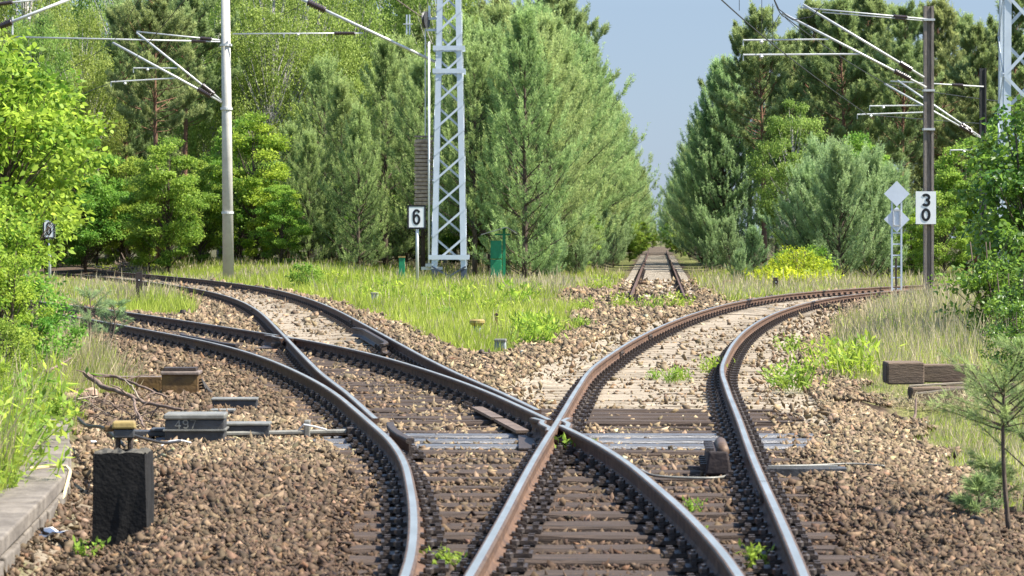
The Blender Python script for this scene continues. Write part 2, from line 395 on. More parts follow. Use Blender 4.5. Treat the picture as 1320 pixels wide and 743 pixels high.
def gz(X, Y):
    X = np.asarray(X, float); Y = np.asarray(Y, float)
    z = -0.05 + (fbm(X, Y, 0.7, 2) - 0.5) * 0.05
    d2 = dtrack(X, Y, T2, 24, 141); d1 = dtrack(X, Y, T1, 10, 73); d3 = dtrack(X, Y, T3, 10, 99)
    z = z + T2.e(np.clip(Y, 24, 141)) * np.clip((d2 + 0.75) / 1.5, 0, 1) * (1 - sst(d2, 1.6, 2.6)) * (np.abs(d2) < 3)
    rise = 0.42 * sst(d2, 1.6, 5) * sst(-X, 1.5, 8) * sst(Y, 60, 90) * (d2 < 90)
    z = z + rise + 0.35 * sst(Y, 108, 135) * (1 - sst(np.abs(X - fc(Y)), 3.5, 1.8)) * (1 - rise / 0.42 * 0.6)
    wf = (1 - sst(np.abs(X - fc(Y)), 1.7, 3.6)) * sst(Y, 64, 80)
    z = z * (1 - wf) + (fz(Y) - 0.045) * wf
    dk = kerbx(np.clip(Y, 12.5, 24.6)) - X
    bank = 0.17 * sst(dk, 0.0, 0.1) + 0.55 * sst(dk, 0.2, 2.2)
    z = z + bank * (1 - sst(Y, 24.5, 27)) * (Y < 28)
    dl = -d1 - 2.5
    z = z + 0.35 * sst(dl, 0, 2.5) * sst(Y, 24.5, 27) * (1 - sst(Y, 50, 70)) * (dl < 80)
    z = z + 0.07 * sst(-d1, 0.75, 1.6) * (1 - sst(-d1, 2.1, 2.7)) * (1 - sst(Y, 20, 23.5)) * (dk < 0)
    z = z - 0.10 * sst(-dk, 0.02, 0.12) * (1 - sst(-dk, 0.45, 0.8)) * (1 - sst(Y, 18.5, 21))
    z = z - 0.09 * sst(X, 3.6, 4.1) * (1 - sst(X, 5.4, 6)) * sst(Y, 27.5, 29) * (1 - sst(Y, 31.5, 33))
    z = z + 0.12 * sst(d3, 2.4, 5) * (d3 < 90)
    z = z - 0.10 * sst(d3, 1.6, 2.4) * (1 - sst(d3, 3, 5)) * (Y < 30)
    return z


# ------------------------------------------------------------------ ground
def build_ground():
    xs = np.unique(np.round(np.r_[np.linspace(-900, -60, 15), np.linspace(-60, -27, 23), np.arange(-26, 26, 0.22), np.linspace(27, 60, 23), np.linspace(60, 900, 15)], 3))
    ys = np.unique(np.round(np.r_[np.linspace(-60, 7, 12), np.arange(8, 60, 0.25), np.arange(60, 150, 0.5), np.arange(150, 340, 3.0), np.linspace(345, 2500, 20)], 3))
    X, Y = np.meshgrid(xs, ys); nx, ny = len(xs), len(ys)
    Z = gz(X, Y); b, d1, d2, d3, df = fields(X, Y)
    V = np.stack([X, Y, Z], -1).reshape(-1, 3).astype(np.float32)
    i = np.arange((ny - 1) * (nx - 1)); r, c = i // (nx - 1), i % (nx - 1); a = r * nx + c
    F = np.stack([a, a + 1, a + nx + 1, a + nx], 1).astype(np.int32)
    me = bpy.data.meshes.new('ground'); me.vertices.add(len(V)); me.vertices.foreach_set('co', V.ravel())
    me.loops.add(F.size); me.loops.foreach_set('vertex_index', F.ravel())
    me.polygons.add(len(F)); me.polygons.foreach_set('loop_start', np.arange(0, F.size, 4, dtype=np.int32))
    me.polygons.foreach_set('use_smooth', np.ones(len(F), bool)); me.update(calc_edges=True)
    at_ = me.color_attributes.new('cover', 'FLOAT_COLOR', 'POINT')
    sand = ((np.abs(d3 + 0.1) < 1.9) * sst(Y, 25, 27.5) * (1 - sst(Y, 62, 75))) + (np.abs(df) < 1.2) * sst(Y, 74, 82) * 0.12
    sand = np.maximum(sand, (np.abs(d2) < 1.0) * sst(Y, 44, 52) * (1 - sst(Y, 75, 95)) * 0.75)
    gut = X - kerbx(np.clip(Y, 12.5, 24.6)); sand = np.maximum(sand, (gut > 0) * (1 - sst(gut, .35, .6)) * (Y < 23) * .55)
    sand = np.clip(sand, 0, 1) * np.clip(0.75 + 0.6 * fbm(X, Y, 1.1, 9), 0, 1)
    wood = sst(Y, 112, 122) * (np.abs(df) > 2.5)
    dry = sst(fbm(X, Y, 0.35, 21), 0.35, 0.65)
    cc = np.stack([b, sand, wood, dry], -1).reshape(-1, 4).astype(np.float32)
    at_.data.foreach_set('color', cc.ravel())
    m, t, n, bs = new_mat('ground cover'); bs.inputs['Roughness'].default_value = 0.95; bs.inputs['Specular IOR Level'].default_value = 0.15
    A = n.new('ShaderNodeAttribute'); A.attribute_name = 'cover'; sp = n.new('ShaderNodeSeparateColor'); t.links.new(A.outputs['Color'], sp.inputs[0])
    tc = n.new('ShaderNodeTexCoord')

    def noise(sc, det=6):
        q = n.new('ShaderNodeTexNoise'); q.inputs['Scale'].default_value = sc; q.inputs['Detail'].default_value = det; t.links.new(tc.outputs['Object'], q.inputs['Vector']); return q

    def ramp(src, p0, c0, p1, c1):
        q = n.new('ShaderNodeValToRGB'); q.color_ramp.elements[0].position = p0; q.color_ramp.elements[1].position = p1
        q.color_ramp.elements[0].color = (*c0, 1); q.color_ramp.elements[1].color = (*c1, 1); t.links.new(src, q.inputs[0]); return q

    def mix(f, a, b_):
        q = n.new('ShaderNodeMix'); q.data_type = 'RGBA'; t.links.new(f, q.inputs['Factor']); t.links.new(a, q.inputs['A']); t.links.new(b_, q.inputs['B']); return q.outputs['Result']
    vo = n.new('ShaderNodeTexVoronoi'); vo.inputs['Scale'].default_value = 17; t.links.new(tc.outputs['Object'], vo.inputs['Vector'])
    vs = n.new('ShaderNodeSeparateColor'); t.links.new(vo.outputs['Color'], vs.inputs[0])
    bal = ramp(vs.outputs[0], 0.0, (0.034, 0.023, 0.016), 1.0, (0.13, 0.093, 0.062))
    grass = ramp(noise(1.6).outputs['Fac'], 0.35, (0.075, 0.09, 0.022), 0.7, (0.19, 0.18, 0.065))
    duff = ramp(noise(2.5).outputs['Fac'], 0.35, (0.04, 0.042, 0.018), 0.7, (0.10, 0.085, 0.04))
    sandc = ramp(noise(3.5, 8).outputs['Fac'], 0.35, (0.22, 0.175, 0.12), 0.68, (0.40, 0.34, 0.25))
    o = mix(sp.outputs[2], grass.outputs[0], duff.outputs[0]); o = mix(sp.outputs[0], o, bal.outputs[0]); o = mix(sp.outputs[1], o, sandc.outputs[0])
    t.links.new(o, bs.inputs['Base Color'])
    bp = n.new('ShaderNodeBump'); bp.inputs['Strength'].default_value = 0.9; bp.inputs['Distance'].default_value = 0.03; bp.invert = True
    t.links.new(vo.outputs['Distance'], bp.inputs['Height']); t.links.new(bp.outputs[0], bs.inputs['Normal'])
    me.materials.append(m)
    tag(link('ground', me), None, None, kind='structure')


build_ground()

# ------------------------------------------------------------------ ballast stones (beyond counting)
ICO_V = nrm(np.array([(0, 1, 1.618), (0, -1, 1.618), (0, 1, -1.618), (0, -1, -1.618), (1, 1.618, 0), (-1, 1.618, 0), (1, -1.618, 0), (-1, -1.618, 0), (1.618, 0, 1), (-1.618, 0, 1), (1.618, 0, -1), (-1.618, 0, -1)], float))
ICO_F = np.array([(0, 1, 8), (0, 9, 1), (0, 4, 5), (0, 8, 4), (0, 5, 9), (1, 7, 6), (1, 6, 8), (1, 9, 7), (2, 10, 3), (2, 3, 11), (2, 5, 4), (2, 4, 10), (2, 11, 5), (3, 6, 7), (3, 10, 6), (3, 7, 11), (4, 8, 10), (5, 11, 9), (6, 10, 8), (7, 9, 11)])
OCT_V = np.array([(1, .35, .2), (-1, -.3, .25), (-.35, 1, -.2), (.3, -1, -.25), (.25, -.1, 1), (-.2, .2, -1)], float)
OCT_F = np.array([(0, 2, 4), (2, 1, 4), (1, 3, 4), (3, 0, 4), (2, 0, 5), (1, 2, 5), (3, 1, 5), (0, 3, 5)])


def stones(X, Y, Z, size, tone, rng, BV, BF):
    n = len(X); k = len(BV)
    v = BV[None] * rng.uniform(0.55, 1.35, (n, k, 1))
    v = v * (np.stack([rng.uniform(0.95, 1.8, n), rng.uniform(0.75, 1.2, n), rng.uniform(0.28, 0.7, n)], 1) * size[:, None])[:, None, :]
    q = nrm(rng.normal(size=(n, 4))); tilt = rng.random(n) < 0.4
    q[tilt, 1] *= 0.25; q[tilt, 2] *= 0.25; q = nrm(q)
    w, x, y, z = q.T
    Rm = np.stack([1 - 2 * (y * y + z * z), 2 * (x * y - z * w), 2 * (x * z + y * w), 2 * (x * y + z * w), 1 - 2 * (x * x + z * z), 2 * (y * z - x * w), 2 * (x * z - y * w), 2 * (y * z + x * w), 1 - 2 * (x * x + y * y)], 1).reshape(n, 3, 3)
    v = np.einsum('nij,nkj->nki', Rm, v) + np.stack([X, Y, Z], 1)[:, None, :]
    f = (BF[None] + (np.arange(n) * k)[:, None, None]).reshape(-1, 3)
    return v.reshape(-1, 3), f, np.repeat(tone, k, 0)


def build_stones():
    rng = np.random.default_rng(5); Vs = []; Fs = []; Cs = []; o = 0
    zones = [(11.8, 17, 2500, .0122), (17, 25, 2000, .0138), (25, 36, 1000, .0172), (36, 52, 460, .022), (52, 80, 170, .030), (80, 112, 50, .044)]
    for y0, y1, dens, size in zones:
        nn = int((y1 - y0) * (0.37 * (y0 + y1) / 2 + 0.6) * dens * 1.0)
        Y = rng.uniform(y0, y1, nn); X = rng.uniform(-1, 1, nn) * (0.185 * Y + 0.3)
        b, d1, d2, d3, df = fields(X, Y)
        keep = b > 0.5
        # sleepers lie open inside the tracks, half buried outside; sand has covered the right-hand track
        inn = np.minimum(np.minimum(np.abs(d1), np.abs(d2)), np.abs(d3))
        p = np.ones(nn)
        bare = (inn < 0.62); p[bare] = 0.44
        sandy = (np.abs(d3) < 1.7) & (Y > 25.5) & (Y < 66); p[sandy] = 0.07
        p[(np.abs(df) < 1.3) & (Y > 79)] = 0.25
        railbed = (np.abs(inn - 0.7535) < 0.14); p[railbed] *= 0.25; p[(np.abs(d2) < .6) & (Y > 44) & (Y < 74)] = .22; p[(d1 < -.85) & (d1 > -1.25) & (Y < 22)] *= .45; p[(d3 > .85) & (d3 < 1.3) & (Y < 22)] *= .5
        gut = X - kerbx(np.clip(Y, 12.5, 24.6)); p[(gut < .5) & (Y < 22)] *= .45
        p *= 0.55 + 0.9 * fbm(X, Y, 1.7, 33)
        keep &= rng.random(nn) < p
        X, Y = X[keep], Y[keep]; inn = inn[keep]; d1, d3 = d1[keep], d3[keep]; n = len(X)
        s = size * rng.lognormal(-.15, 0.52, n); s = np.clip(s, size * 0.3, size * 2.2)
        Z = gz(X, Y) + rng.uniform(-0.2, 0.75, n) * s + 0.008 + 0.03 * (inn > 1.1)
        # colour: brake-dust brown between rails and, with shade painted in, towards the camera; sunlit pale beyond
        pale = np.clip(sst(Y, 17.5, 24) * 0.75 + 0.35 * (fbm(X, Y, 0.6, 41) - 0.4) + 0.15 * sst(inn, 1.0, 1.6), 0, 1)
        pale = np.clip(pale + .35 * (np.abs(d3) < 2.6) * sst(Y, 22, 27) * (1 - sst(Y, 60, 75)), 0, 1)
        pale = np.where((d1 < 0) & (Y > 27), pale * 0.45, pale)
        dark = np.array([0.082, 0.052, 0.032]); lite = np.array([0.190, 0.138, 0.082])
        c = dark[None] * (1 - pale[:, None]) + lite[None] * pale[:, None]
        c = c * rng.lognormal(-0.06, 0.42, (n, 1)) * (1 + rng.normal(0, 0.035, (n, 3)))
        red = rng.random(n) < 0.06; c[red] *= np.array([1.02, 0.90, 0.80])
        c = np.clip(c, 0.015, 0.42)
        V, F, C = stones(X, Y, Z, s, c, rng, *((OCT_V * 1.15, OCT_F)))
        Vs.append(V); Fs.append(F + o); Cs.append(C); o += len(V)
    V = np.concatenate(Vs).astype(np.float32); F = np.concatenate(Fs).astype(np.int32); C = np.concatenate(Cs)
    me = bpy.data.meshes.new('ballast_stones'); me.vertices.add(len(V)); me.vertices.foreach_set('co', V.ravel())
    me.loops.add(F.size); me.loops.foreach_set('vertex_index', F.ravel())
    me.polygons.add(len(F)); me.polygons.foreach_set('loop_start', np.arange(0, F.size, 3, dtype=np.int32)); me.update(calc_edges=True)
    a = me.color_attributes.new('stone', 'FLOAT_COLOR', 'POINT'); cc = np.ones((len(V), 4), np.float32); cc[:, :3] = C; a.data.foreach_set('color', cc.ravel())
    m, t, n, b = new_mat('crushed stone'); b.inputs['Roughness'].default_value = 0.85; b.inputs['Specular IOR Level'].default_value = 0.25
    A = n.new('ShaderNodeAttribute'); A.attribute_name = 'stone'
    nz = n.new('ShaderNodeTexNoise'); nz.inputs['Scale'].default_value = 70; tc = n.new('ShaderNodeTexCoord'); t.links.new(tc.outputs['Object'], nz.inputs['Vector'])
    mm = n.new('ShaderNodeMapRange'); mm.inputs['To Min'].default_value = 0.6; mm.inputs['To Max'].default_value = 1.35; t.links.new(nz.outputs['Fac'], mm.inputs['Value'])
    vm = n.new('ShaderNodeVectorMath'); vm.operation = 'SCALE'; t.links.new(A.outputs['Color'], vm.inputs[0]); t.links.new(mm.outputs[0], vm.inputs['Scale'])
    t.links.new(vm.outputs[0], b.inputs['Base Color']); me.materials.append(m)
    tag(link('ballast_stones', me), 'crushed brown stone ballast spread under and between the tracks', 'ballast', kind='stuff')
    print('stones tris', len(F))


build_stones()

# ------------------------------------------------------------------ sleepers
def sleeper_mesh(L, m, w=0.25, h=0.15, seed=0, jag=0.012):
    rr = random.Random(seed); mb = MB(); nx = 9
    ring = [(-w / 2, -h), (-w / 2, -0.02), (-w / 2 + 0.02, 0), (w / 2 - 0.02, 0), (w / 2, -0.02), (w / 2, -h)]
    vs = []
    for i in range(nx):
        x = -L / 2 + L * i / (nx - 1)
        for (y, z) in ring: vs.append((x + rr.uniform(-jag, jag), y + rr.uniform(-jag, jag), z + (rr.uniform(-jag, 0) if z > -0.1 else 0)))
    k = len(ring); fs = [(i * k + j, i * k + j + 1, (i + 1) * k + j + 1, (i + 1) * k + j) for i in range(nx - 1) for j in range(k - 1)]
    fs += [tuple(range(k - 1, -1, -1)), tuple(range((nx - 1) * k, nx * k))]
    fs = [tuple(reversed(f)) for f in fs]
    return mb.add(vs, fs).mesh('sleeper', m)


SL_DARK = [sleeper_mesh(2.6, M['wood'], seed=i) for i in range(4)]
SL_PALE = [sleeper_mesh(2.6, M['wood_pale'], seed=i + 9) for i in range(3)]
SL_SLAB = [sleeper_mesh(2.5, M['slab_pale'], w=0.28, seed=i + 20, jag=0.03) for i in range(3)]
SL_STEEL = [sleeper_mesh(2.6, M['steel_bearer'], w=0.27, seed=40, jag=0.003)]
SLEEPERS = []       # (X, Y, dir angle) used for the fastenings


def sleeper(x, y, rz, L, meshes, label, group, z=0.0, roll=0.0, base=2.6):
    o = link('sleeper', random.choice(meshes), None, (x, y, z), rz)
    o.rotation_euler = (0, -roll, rz); o.scale = (L / base, 1, 1)
    return tag(o, label, 'sleeper', group)


PITCH = 0.62
YS_NEAR = np.arange(12.0, 28.2, PITCH)
for Y in YS_NEAR:
    xl = float(T1.off(Y, -GA / 2)[0]) - 0.55; xr = float(T3.off(Y, GA / 2)[0]) + 0.58
    steel = 22.8 < Y < 24.7
    ms = SL_STEEL if steel else SL_DARK
    lab = 'shiny blue grey steel bearer under the crossing' if steel else 'long dark timber bearer under both foreground tracks'
    sleeper((xl + xr) / 2 + random.uniform(-.06, .06), Y, random.uniform(-.01, .01), xr - xl + random.uniform(-.1, .25), ms, lab,
            'steel bearers at the crossing' if steel else 'long bearers in the foreground', 0.004 if steel else random.uniform(-.012, 0.006))
YS_SW = np.arange(28.4, 42.5, PITCH)
for Y in YS_SW:
    k = float(T1.sl(Y) + T2.sl(Y)) / 2; a = math.atan(-k)
    xl = float(T1.off(Y, -GA / 2)[0]) - 0.5; xr = float(T2.off(Y, GA / 2)[0]) + 0.5
    sleeper((xl + xr) / 2, Y, a, xr - xl, SL_DARK, 'dark timber bearer under the left hand turnout', 'bearers of the left turnout', random.uniform(-.012, .004))


def run(T, Y0, Y1, meshes, label, group):
    out = []
    Y = Y0
    while Y < Y1:
        k = float(T.sl(Y)); a = math.atan(-k)
        sleeper(float(T.c(Y)), Y, a + random.uniform(-.012, .012), 2.6, meshes, label, group, float(T.e(Y)) / 2 + random.uniform(-.015, .004) - (.022 if T is T3 and Y < 62 else 0), math.atan(float(T.e(Y)) / GA) * T.high)
        out.append(Y); Y += PITCH / math.sqrt(1 + k * k)
    return np.array(out)


YS_T3 = run(T3, 28.5, 84, SL_PALE, 'sand covered pale sleeper of the right hand curve', 'sleepers of the right hand curve')
YS_T1 = run(T1, 43, 61, SL_DARK, 'dark sleeper of the lower left track', 'sleepers of the lower left track')
YS_T2 = run(T2, 43, 88, SL_PALE, 'pale weathered sleeper of the upper left curve', 'sleepers of the upper left curve')
for i in range(52):
    Y = 79.5 + i * 0.66
    if random.random() < 0.08: continue
    sleeper(float(fc(Y)) + random.uniform(-.05, .05), Y, -0.051 + random.uniform(-.03, .03), 2.5, SL_SLAB, 'pale crumbling sleeper of the disused straight track', 'sleepers of the disused track', float(fz(Y)) + random.uniform(-.02, .02), base=2.5)


def far_sleepers():
    mb = MB()
    for i in range(150):
        Y = 79.5 + 52 * 0.66 + i * 0.68
        mb.box((float(fc(Y)), Y, float(fz(Y)) - 0.06), (2.5, 0.27, 0.12), (0, 0, -0.051))
    tag(mb.build('sleepers', M['slab_pale']), 'far row of pale sleepers on the disused track', 'sleepers', kind='stuff')
    mb = MB(); Y = 88.6
    while Y < 141:
        k = float(T2.sl(Y)); mb.box((float(T2.c(Y)), Y, float(T2.e(Y)) / 2 - 0.06), (2.6, 0.25, 0.12), (0, -math.atan(float(T2.e(Y)) / GA), math.atan(-k))); Y += PITCH
    tag(mb.build('sleepers', M['wood_pale']), 'far row of sleepers round the upper left bend', 'sleepers', kind='stuff')


far_sleepers()

# ------------------------------------------------------------------ rails and fastenings
ZB = 0.022                      # underside of the rail foot above the sleeper
PROF = [(-.0625, 0, 0), (-.0625, .011, 0), (-.02, .026, 0), (-.009, .042, 0), (-.009, .104, 0), (-.031, .116, 0), (-.0335, .139, 0), (-.028, .1475, 2), (-.019, .1495, 1),
        (.019, .1495, 1), (.028, .1475, 2), (.0335, .139, 0), (.031, .116, 0), (.009, .104, 0), (.009, .042, 0), (.02, .026, 0), (.0625, .011, 0), (.0625, 0, 0)]
#   material of the face from point i to i+1: rusty sides, worn edges, polished running band
PMAT = [0] * 6 + [2, 2, 1, 2, 2] + [0] * 7


def sweep(pts, prof=PROF, pm=PMAT, org=(0, 0, 0)):
    """pts: list of (x, y, z) along the rail; profile across"""
    mb = MB(); P = np.array(pts, float); n = len(P); k = len(prof)
    T = np.gradient(P[:, :2], axis=0); T /= np.linalg.norm(T, axis=1, keepdims=True)
    N = np.stack([T[:, 1], -T[:, 0]], 1); vs = []
    for i in range(n):
        for q in prof:
            vs.append((P[i, 0] + N[i, 0] * q[0] - org[0], P[i, 1] + N[i, 1] * q[0] - org[1], P[i, 2] + q[1] - org[2]))
    for i in range(n - 1):
        for j in range(k):
            j2 = (j + 1) % k
            mb.f.append([i * k + j, i * k + j2, (i + 1) * k + j2, (i + 1) * k + j][::-1]); mb.m.append(pm[j])
    mb.v = vs; mb.f.append(list(range(k))); mb.m.append(0); mb.f.append(list(range((n - 1) * k, n * k))[::-1]); mb.m.append(0)
    return mb


def plate_mesh(full=True):
    mb = MB()
    mb.box((0, 0, 0.011), (0.36, 0.17, 0.022))
    for sgn in (-1, 1):
        mb.box((sgn * 0.082, 0, 0.036), (0.022, 0.13, 0.03))
        mb.box((sgn * 0.066, 0, 0.05), (0.062, 0.075, 0.018), (0, sgn * 0.18, 0))
        for yy in (-.05, .05): mb.box((sgn * 0.145, yy, 0.034), (0.034, 0.034, 0.03))
        if full: mb.tube([(sgn * 0.082, 0, 0.05), (sgn * 0.082, 0, 0.095)], 0.013, 6); mb.box((sgn * 0.082, 0, 0.068), (0.042, 0.042, 0.02))
    return mb.mesh('baseplate', [M['iron']])


PLATE = plate_mesh(True); PLATE_N = plate_mesh(False)
BOLT = MB().tube([(0, 0, 0.05), (0, 0, 0.10)], 0.013, 8).lathe((0, 0, 0.058), [(0.026, 0), (0.026, 0.024), (0.02, 0.028)], 6).mesh('bolt', M['bolt'])


def rail(name, label, T, side, Y0, Y1, plates=(), mats=None, off=None, step=0.5, group=None, flare=None, zoff=0.0, fish=()):
    off = side * GA / 2 if off is None else off
    Yc = np.unique(np.r_[np.arange(Y0, Y1, step), Y1]); pts = []
    for y in Yc:
        o = off + (flare(y) if flare else 0)
        a, b = T.off(y, o); pts.append((float(a), float(b), float(T.z(y, o)) + ZB + zoff))
    org = (pts[0][0], pts[0][1], 0)
    r = sweep(pts, org=org).build(name, mats or [M['rail_side'], M['rail_top'], M['rail_edge']], None, org)
    tag(r, label, 'rail' if name == 'rail' else name.replace('_', ' '), group)
    rest = MB(); cnt = 0
    for (y, ang) in plates:
        if not (Y0 + 0.05 < y < Y1 - 0.05): continue
        a, b = T.off(y, off); a, b = float(a), float(b); z = float(T.z(y, off))
        an = -math.atan(float(T.sl(y)))
        if cnt < 100:
            near = y < 30
            p = link('baseplate', PLATE_N if near else PLATE, r, (a - org[0], b - org[1], z + 0.001), an); cnt += 1
            if near:
                for sg in (-1, 1): link('bolt', BOLT, p, (sg * 0.082, 0, 0))
        else:
            rest.box((a - org[0], b - org[1], z + 0.012), (0.36, 0.17, 0.024), (0, 0, an))
            for sg in (-1, 1): rest.box((a - org[0] + sg * 0.082, b - org[1], z + 0.055), (0.07, 0.08, 0.06), (0, 0, an))
    if rest.v: link('baseplates', rest.mesh('baseplates', M['iron']), r)['kind'] = 'stuff'
    for fy in fish:
        a, b = T.off(fy, off); an = -math.atan(float(T.sl(fy))); z = float(T.z(fy, off)) + ZB
        fp = MB()
        for sg in (-1, 1):
            fp.box((sg * 0.021, 0, 0.073), (0.02, 0.56, 0.062))
            for q in (-.2, -.07, .07, .2): fp.tube([(sg * 0.02, q, 0.073), (sg * 0.05, q, 0.073)], 0.014, 6)
        fp.box((0, 0, 0.149), (0.068, 0.012, 0.004))
        fp.build('fishplate', M['bolt'], r, (float(a) - org[0], float(b) - org[1], z), an)
    return r


near_p = [(float(y), 0) for y in YS_NEAR]; sw_p = [(float(y), 0) for y in YS_SW]
t1_p = near_p + sw_p + [(float(y), 0) for y in YS_T1]
t2_p = [(float(y), 0) for y in np.r_[YS_SW[YS_SW > 31], YS_T2]] + [(y, 0) for y in np.arange(88.6, 140, PITCH)]
t3_p = near_p + [(float(y), 0) for y in YS_T3]


def cross(Ta, sa, Tb, sb, y0, y1):
    ys = np.linspace(y0, y1, 4000); f = Ta.c(ys) + sa * GA / 2 * np.sqrt(1 + Ta.sl(ys)**2) - Tb.c(ys) - sb * GA / 2 * np.sqrt(1 + Tb.sl(ys)**2)
    return float(ys[np.argmin(np.abs(f))])


YX1 = cross(T1, 1, T3, -1, 20, 26); YX2 = cross(T1, 1, T2, -1, 38, 50)
print('crossings', YX1, YX2)
rail('rail', 'outermost left rail sweeping from the bottom edge into the lower left track', T1, -1, 11.4, 73, t1_p, fish=(58.5,))
rail('rail', 'dark shaded rail from the bottom right up to the crossing nose', T1, 1, 11.4, YX1 - 0.34, t1_p)
rail('rail', 'rail running left from the crossing to the far left frog', T1, 1, YX1 + 0.34, YX2 - 0.3, t1_p)
rail('rail', 'upper rail of the lower left track beyond the far frog', T1, 1, YX2 + 0.3, 73, t1_p, fish=(57.5,))
rail('rail', 'inner rail of the upper left curve with its tapering switch blade', T2, -1, 24.0, 141, t2_p, fish=(62,))
rail('rail', 'outer rail of the upper left curve below the grass verge', T2, 1, 25.0, 141, t2_p, fish=(52,))
rail('rail', 'brightly lit rail climbing through the crossing into the right hand curve', T3, -1, 11.4, 99, t3_p, fish=(39, 45.5))
rail('rail', 'rightmost shiny rail in an S bend up to the right', T3, 1, 11.4, 99, t3_p, fish=(17.8,))


def fl(a, b, amt, w=0.7):
    return lambda y: -amt * (max(0, 1 - (y - a) / w) ** 1.5 + max(0, 1 - (b - y) / w) ** 1.5)


rail('check_rail', 'short dark check rail with flared end beside the left foreground rail', T1, 0, 21.6, 23.5, [(y, 0) for y in YS_NEAR], [M['iron'], M['iron'], M['iron']], off=-GA / 2 + 0.125, flare=lambda y: -fl(21.6, 23.5, .04)(y))
rail('check_rail', 'dark check rail beside the outer rail of the upper left curve', T2, 0, 40.2, 47, [(y, 0) for y in YS_SW], [M['iron'], M['iron'], M['iron']], off=GA / 2 - 0.14, flare=fl(40.2, 47, .12))
rail('check_rail', 'short black check rail inside the lower left track', T1, 0, 40.5, 45.2, (), [M['iron'], M['iron'], M['iron']], off=-GA / 2 + 0.16, flare=lambda y: -fl(40.5, 45.2, .1)(y))
FLAT = [(-.055, .03, 0), (-.055, .055, 0), (.055, .055, 0), (.055, .03, 0)]
for (ya, yb, lab) in ((YX1 + .75, YX1 + 2.3, 'pale rusty steel strip left of the crossing nose'), (YX1 + 2.5, YX1 + 4.1, 'second pale steel strip farther left of the crossing nose')):
    pts = []
    for y in np.linspace(ya, yb, 6):
        a, b = T1.off(y, GA / 2 - .17); pts.append((float(a), float(b), 0.0))
    st = sweep(pts, FLAT, [0, 0, 0, 0], (pts[0][0], pts[0][1], 0)).build('steel_strip', M['strip'], None, (pts[0][0], pts[0][1], 0)); tag(st, lab, 'steel strip')


def frog(name, label, Ta, Tb, yx, sa, sb):
    """crossing nose with two bent wing rails and spacer blocks, between the rails that meet"""
    x0 = float(Ta.off(yx, sa * GA / 2)[0]); z = ZB
    t = thing(name, label, 'crossing', (x0, yx, 0))
    ka, kb = float(Ta.sl(yx)), float(Tb.sl(yx))
    for s_, k1, k2 in ((-1, ka, kb), (1, kb, ka)):
        pts = []
        for d in (-0.85, -0.5, -0.25, -0.1, 0.1, 0.35, 0.7):
            k = k1 if d < 0 else k2
            pts.append((k * d + s_ * (0.115 + (0.05 if d == -0.85 else 0) + (0.1 if d == 0.7 else 0)) , d, z - 0.001))
        sweep(pts, org=(0, 0, 0)).build('wing_rail', [M['rail_side'], M['rail_top'], M['rail_edge']], t)
    mb = MB()
    for d in (-0.6, -0.3, 0.3, 0.6): mb.box((0, d, 0.06), (0.2, 0.12, 0.06))
    mb.build('spacer_blocks', M['iron'], t)
    mb = MB(); mb.box((0, 0, 0.012), (0.6, 1.5, 0.018)); mb.build('bed_plate', M['iron'], t, bevel=0.004)
    return t


frog('rail_crossing', 'pale worn crossing nose where the two foreground tracks cut each other', T1, T3, YX1, 1, -1)
frog('rail_crossing', 'crossing nose where the two left hand tracks cut each other', T1, T2, YX2, 1, -1)


class FTrack(Track):
    def __init__(s): pass
    def c(s, Y): return fc(Y)
    def sl(s, Y): return np.asarray(Y, float) * 0 + 0.0511
    def e(s, Y): return np.asarray(Y, float) * 0
    def z(s, Y, d): return fz(Y)


TF = FTrack()
old = [M['rail_old']] * 3
f_p = [(y, 0) for y in np.arange(79.6, 140, 0.66)]
rail('rail', 'rusty left rail of the disused straight track', TF, -1, 79, 240, f_p, old, step=4)
rail('rail', 'rusty right rail of the disused straight track', TF, 1, 79, 240, f_p, old, step=4)

# ------------------------------------------------------------------ masts, cantilevers, wires
def insul_tube(mb_t, mb_i, a, b, t0, t1, r=0.035):
    """a tube from a to b with a ribbed insulator between the shares t0 and t1 of its length"""
    a, b = Vector(a), Vector(b); mb_t.tube([a, b], r, 8)
    p, q = a.lerp(b, t0), a.lerp(b, t1); pts = []; rs = []
    for i in range(17):
        pts.append(p.lerp(q, i / 16)); rs.append(r * (2.6 if i % 2 else 1.5))
    mb_i.tube(pts, rs, 10)


def cantilever(label, Y, org, tubes, arms, group=None):
    """tubes: (px a, px b, t0, t1) of the bracket, insulated; arms: (px a, px b) plain registration arms; all at depth Y"""
    o = at(*org, Y); t = thing('cantilever_arm', label, 'overhead bracket', o, 0, group)
    for (a, b, t0, t1, r) in tubes:
        mt, mi = MB(), MB(); insul_tube(mt, mi, at(*a, Y) - o, at(*b, Y) - o, t0, t1, r)
        mt.build('bracket_tube', M['tube'], t, smooth=True); mi.build('insulator', M['insul'], t, smooth=True)
    for (a, b, r) in arms:
        p, q = at(*a, Y) - o, at(*b, Y) - o
        mb = MB(); mb.tube([p, q], r, 8); mb.tube([p, p + Vector((0, 0, -0.16))], 0.015, 6); mb.lathe(p + Vector((.5, 0, -.05)), [(0.03, -.05), (.06, 0), (.03, .05)], 8)
        mb.build('registration_arm', M['tube'], t, smooth=False)
    return t


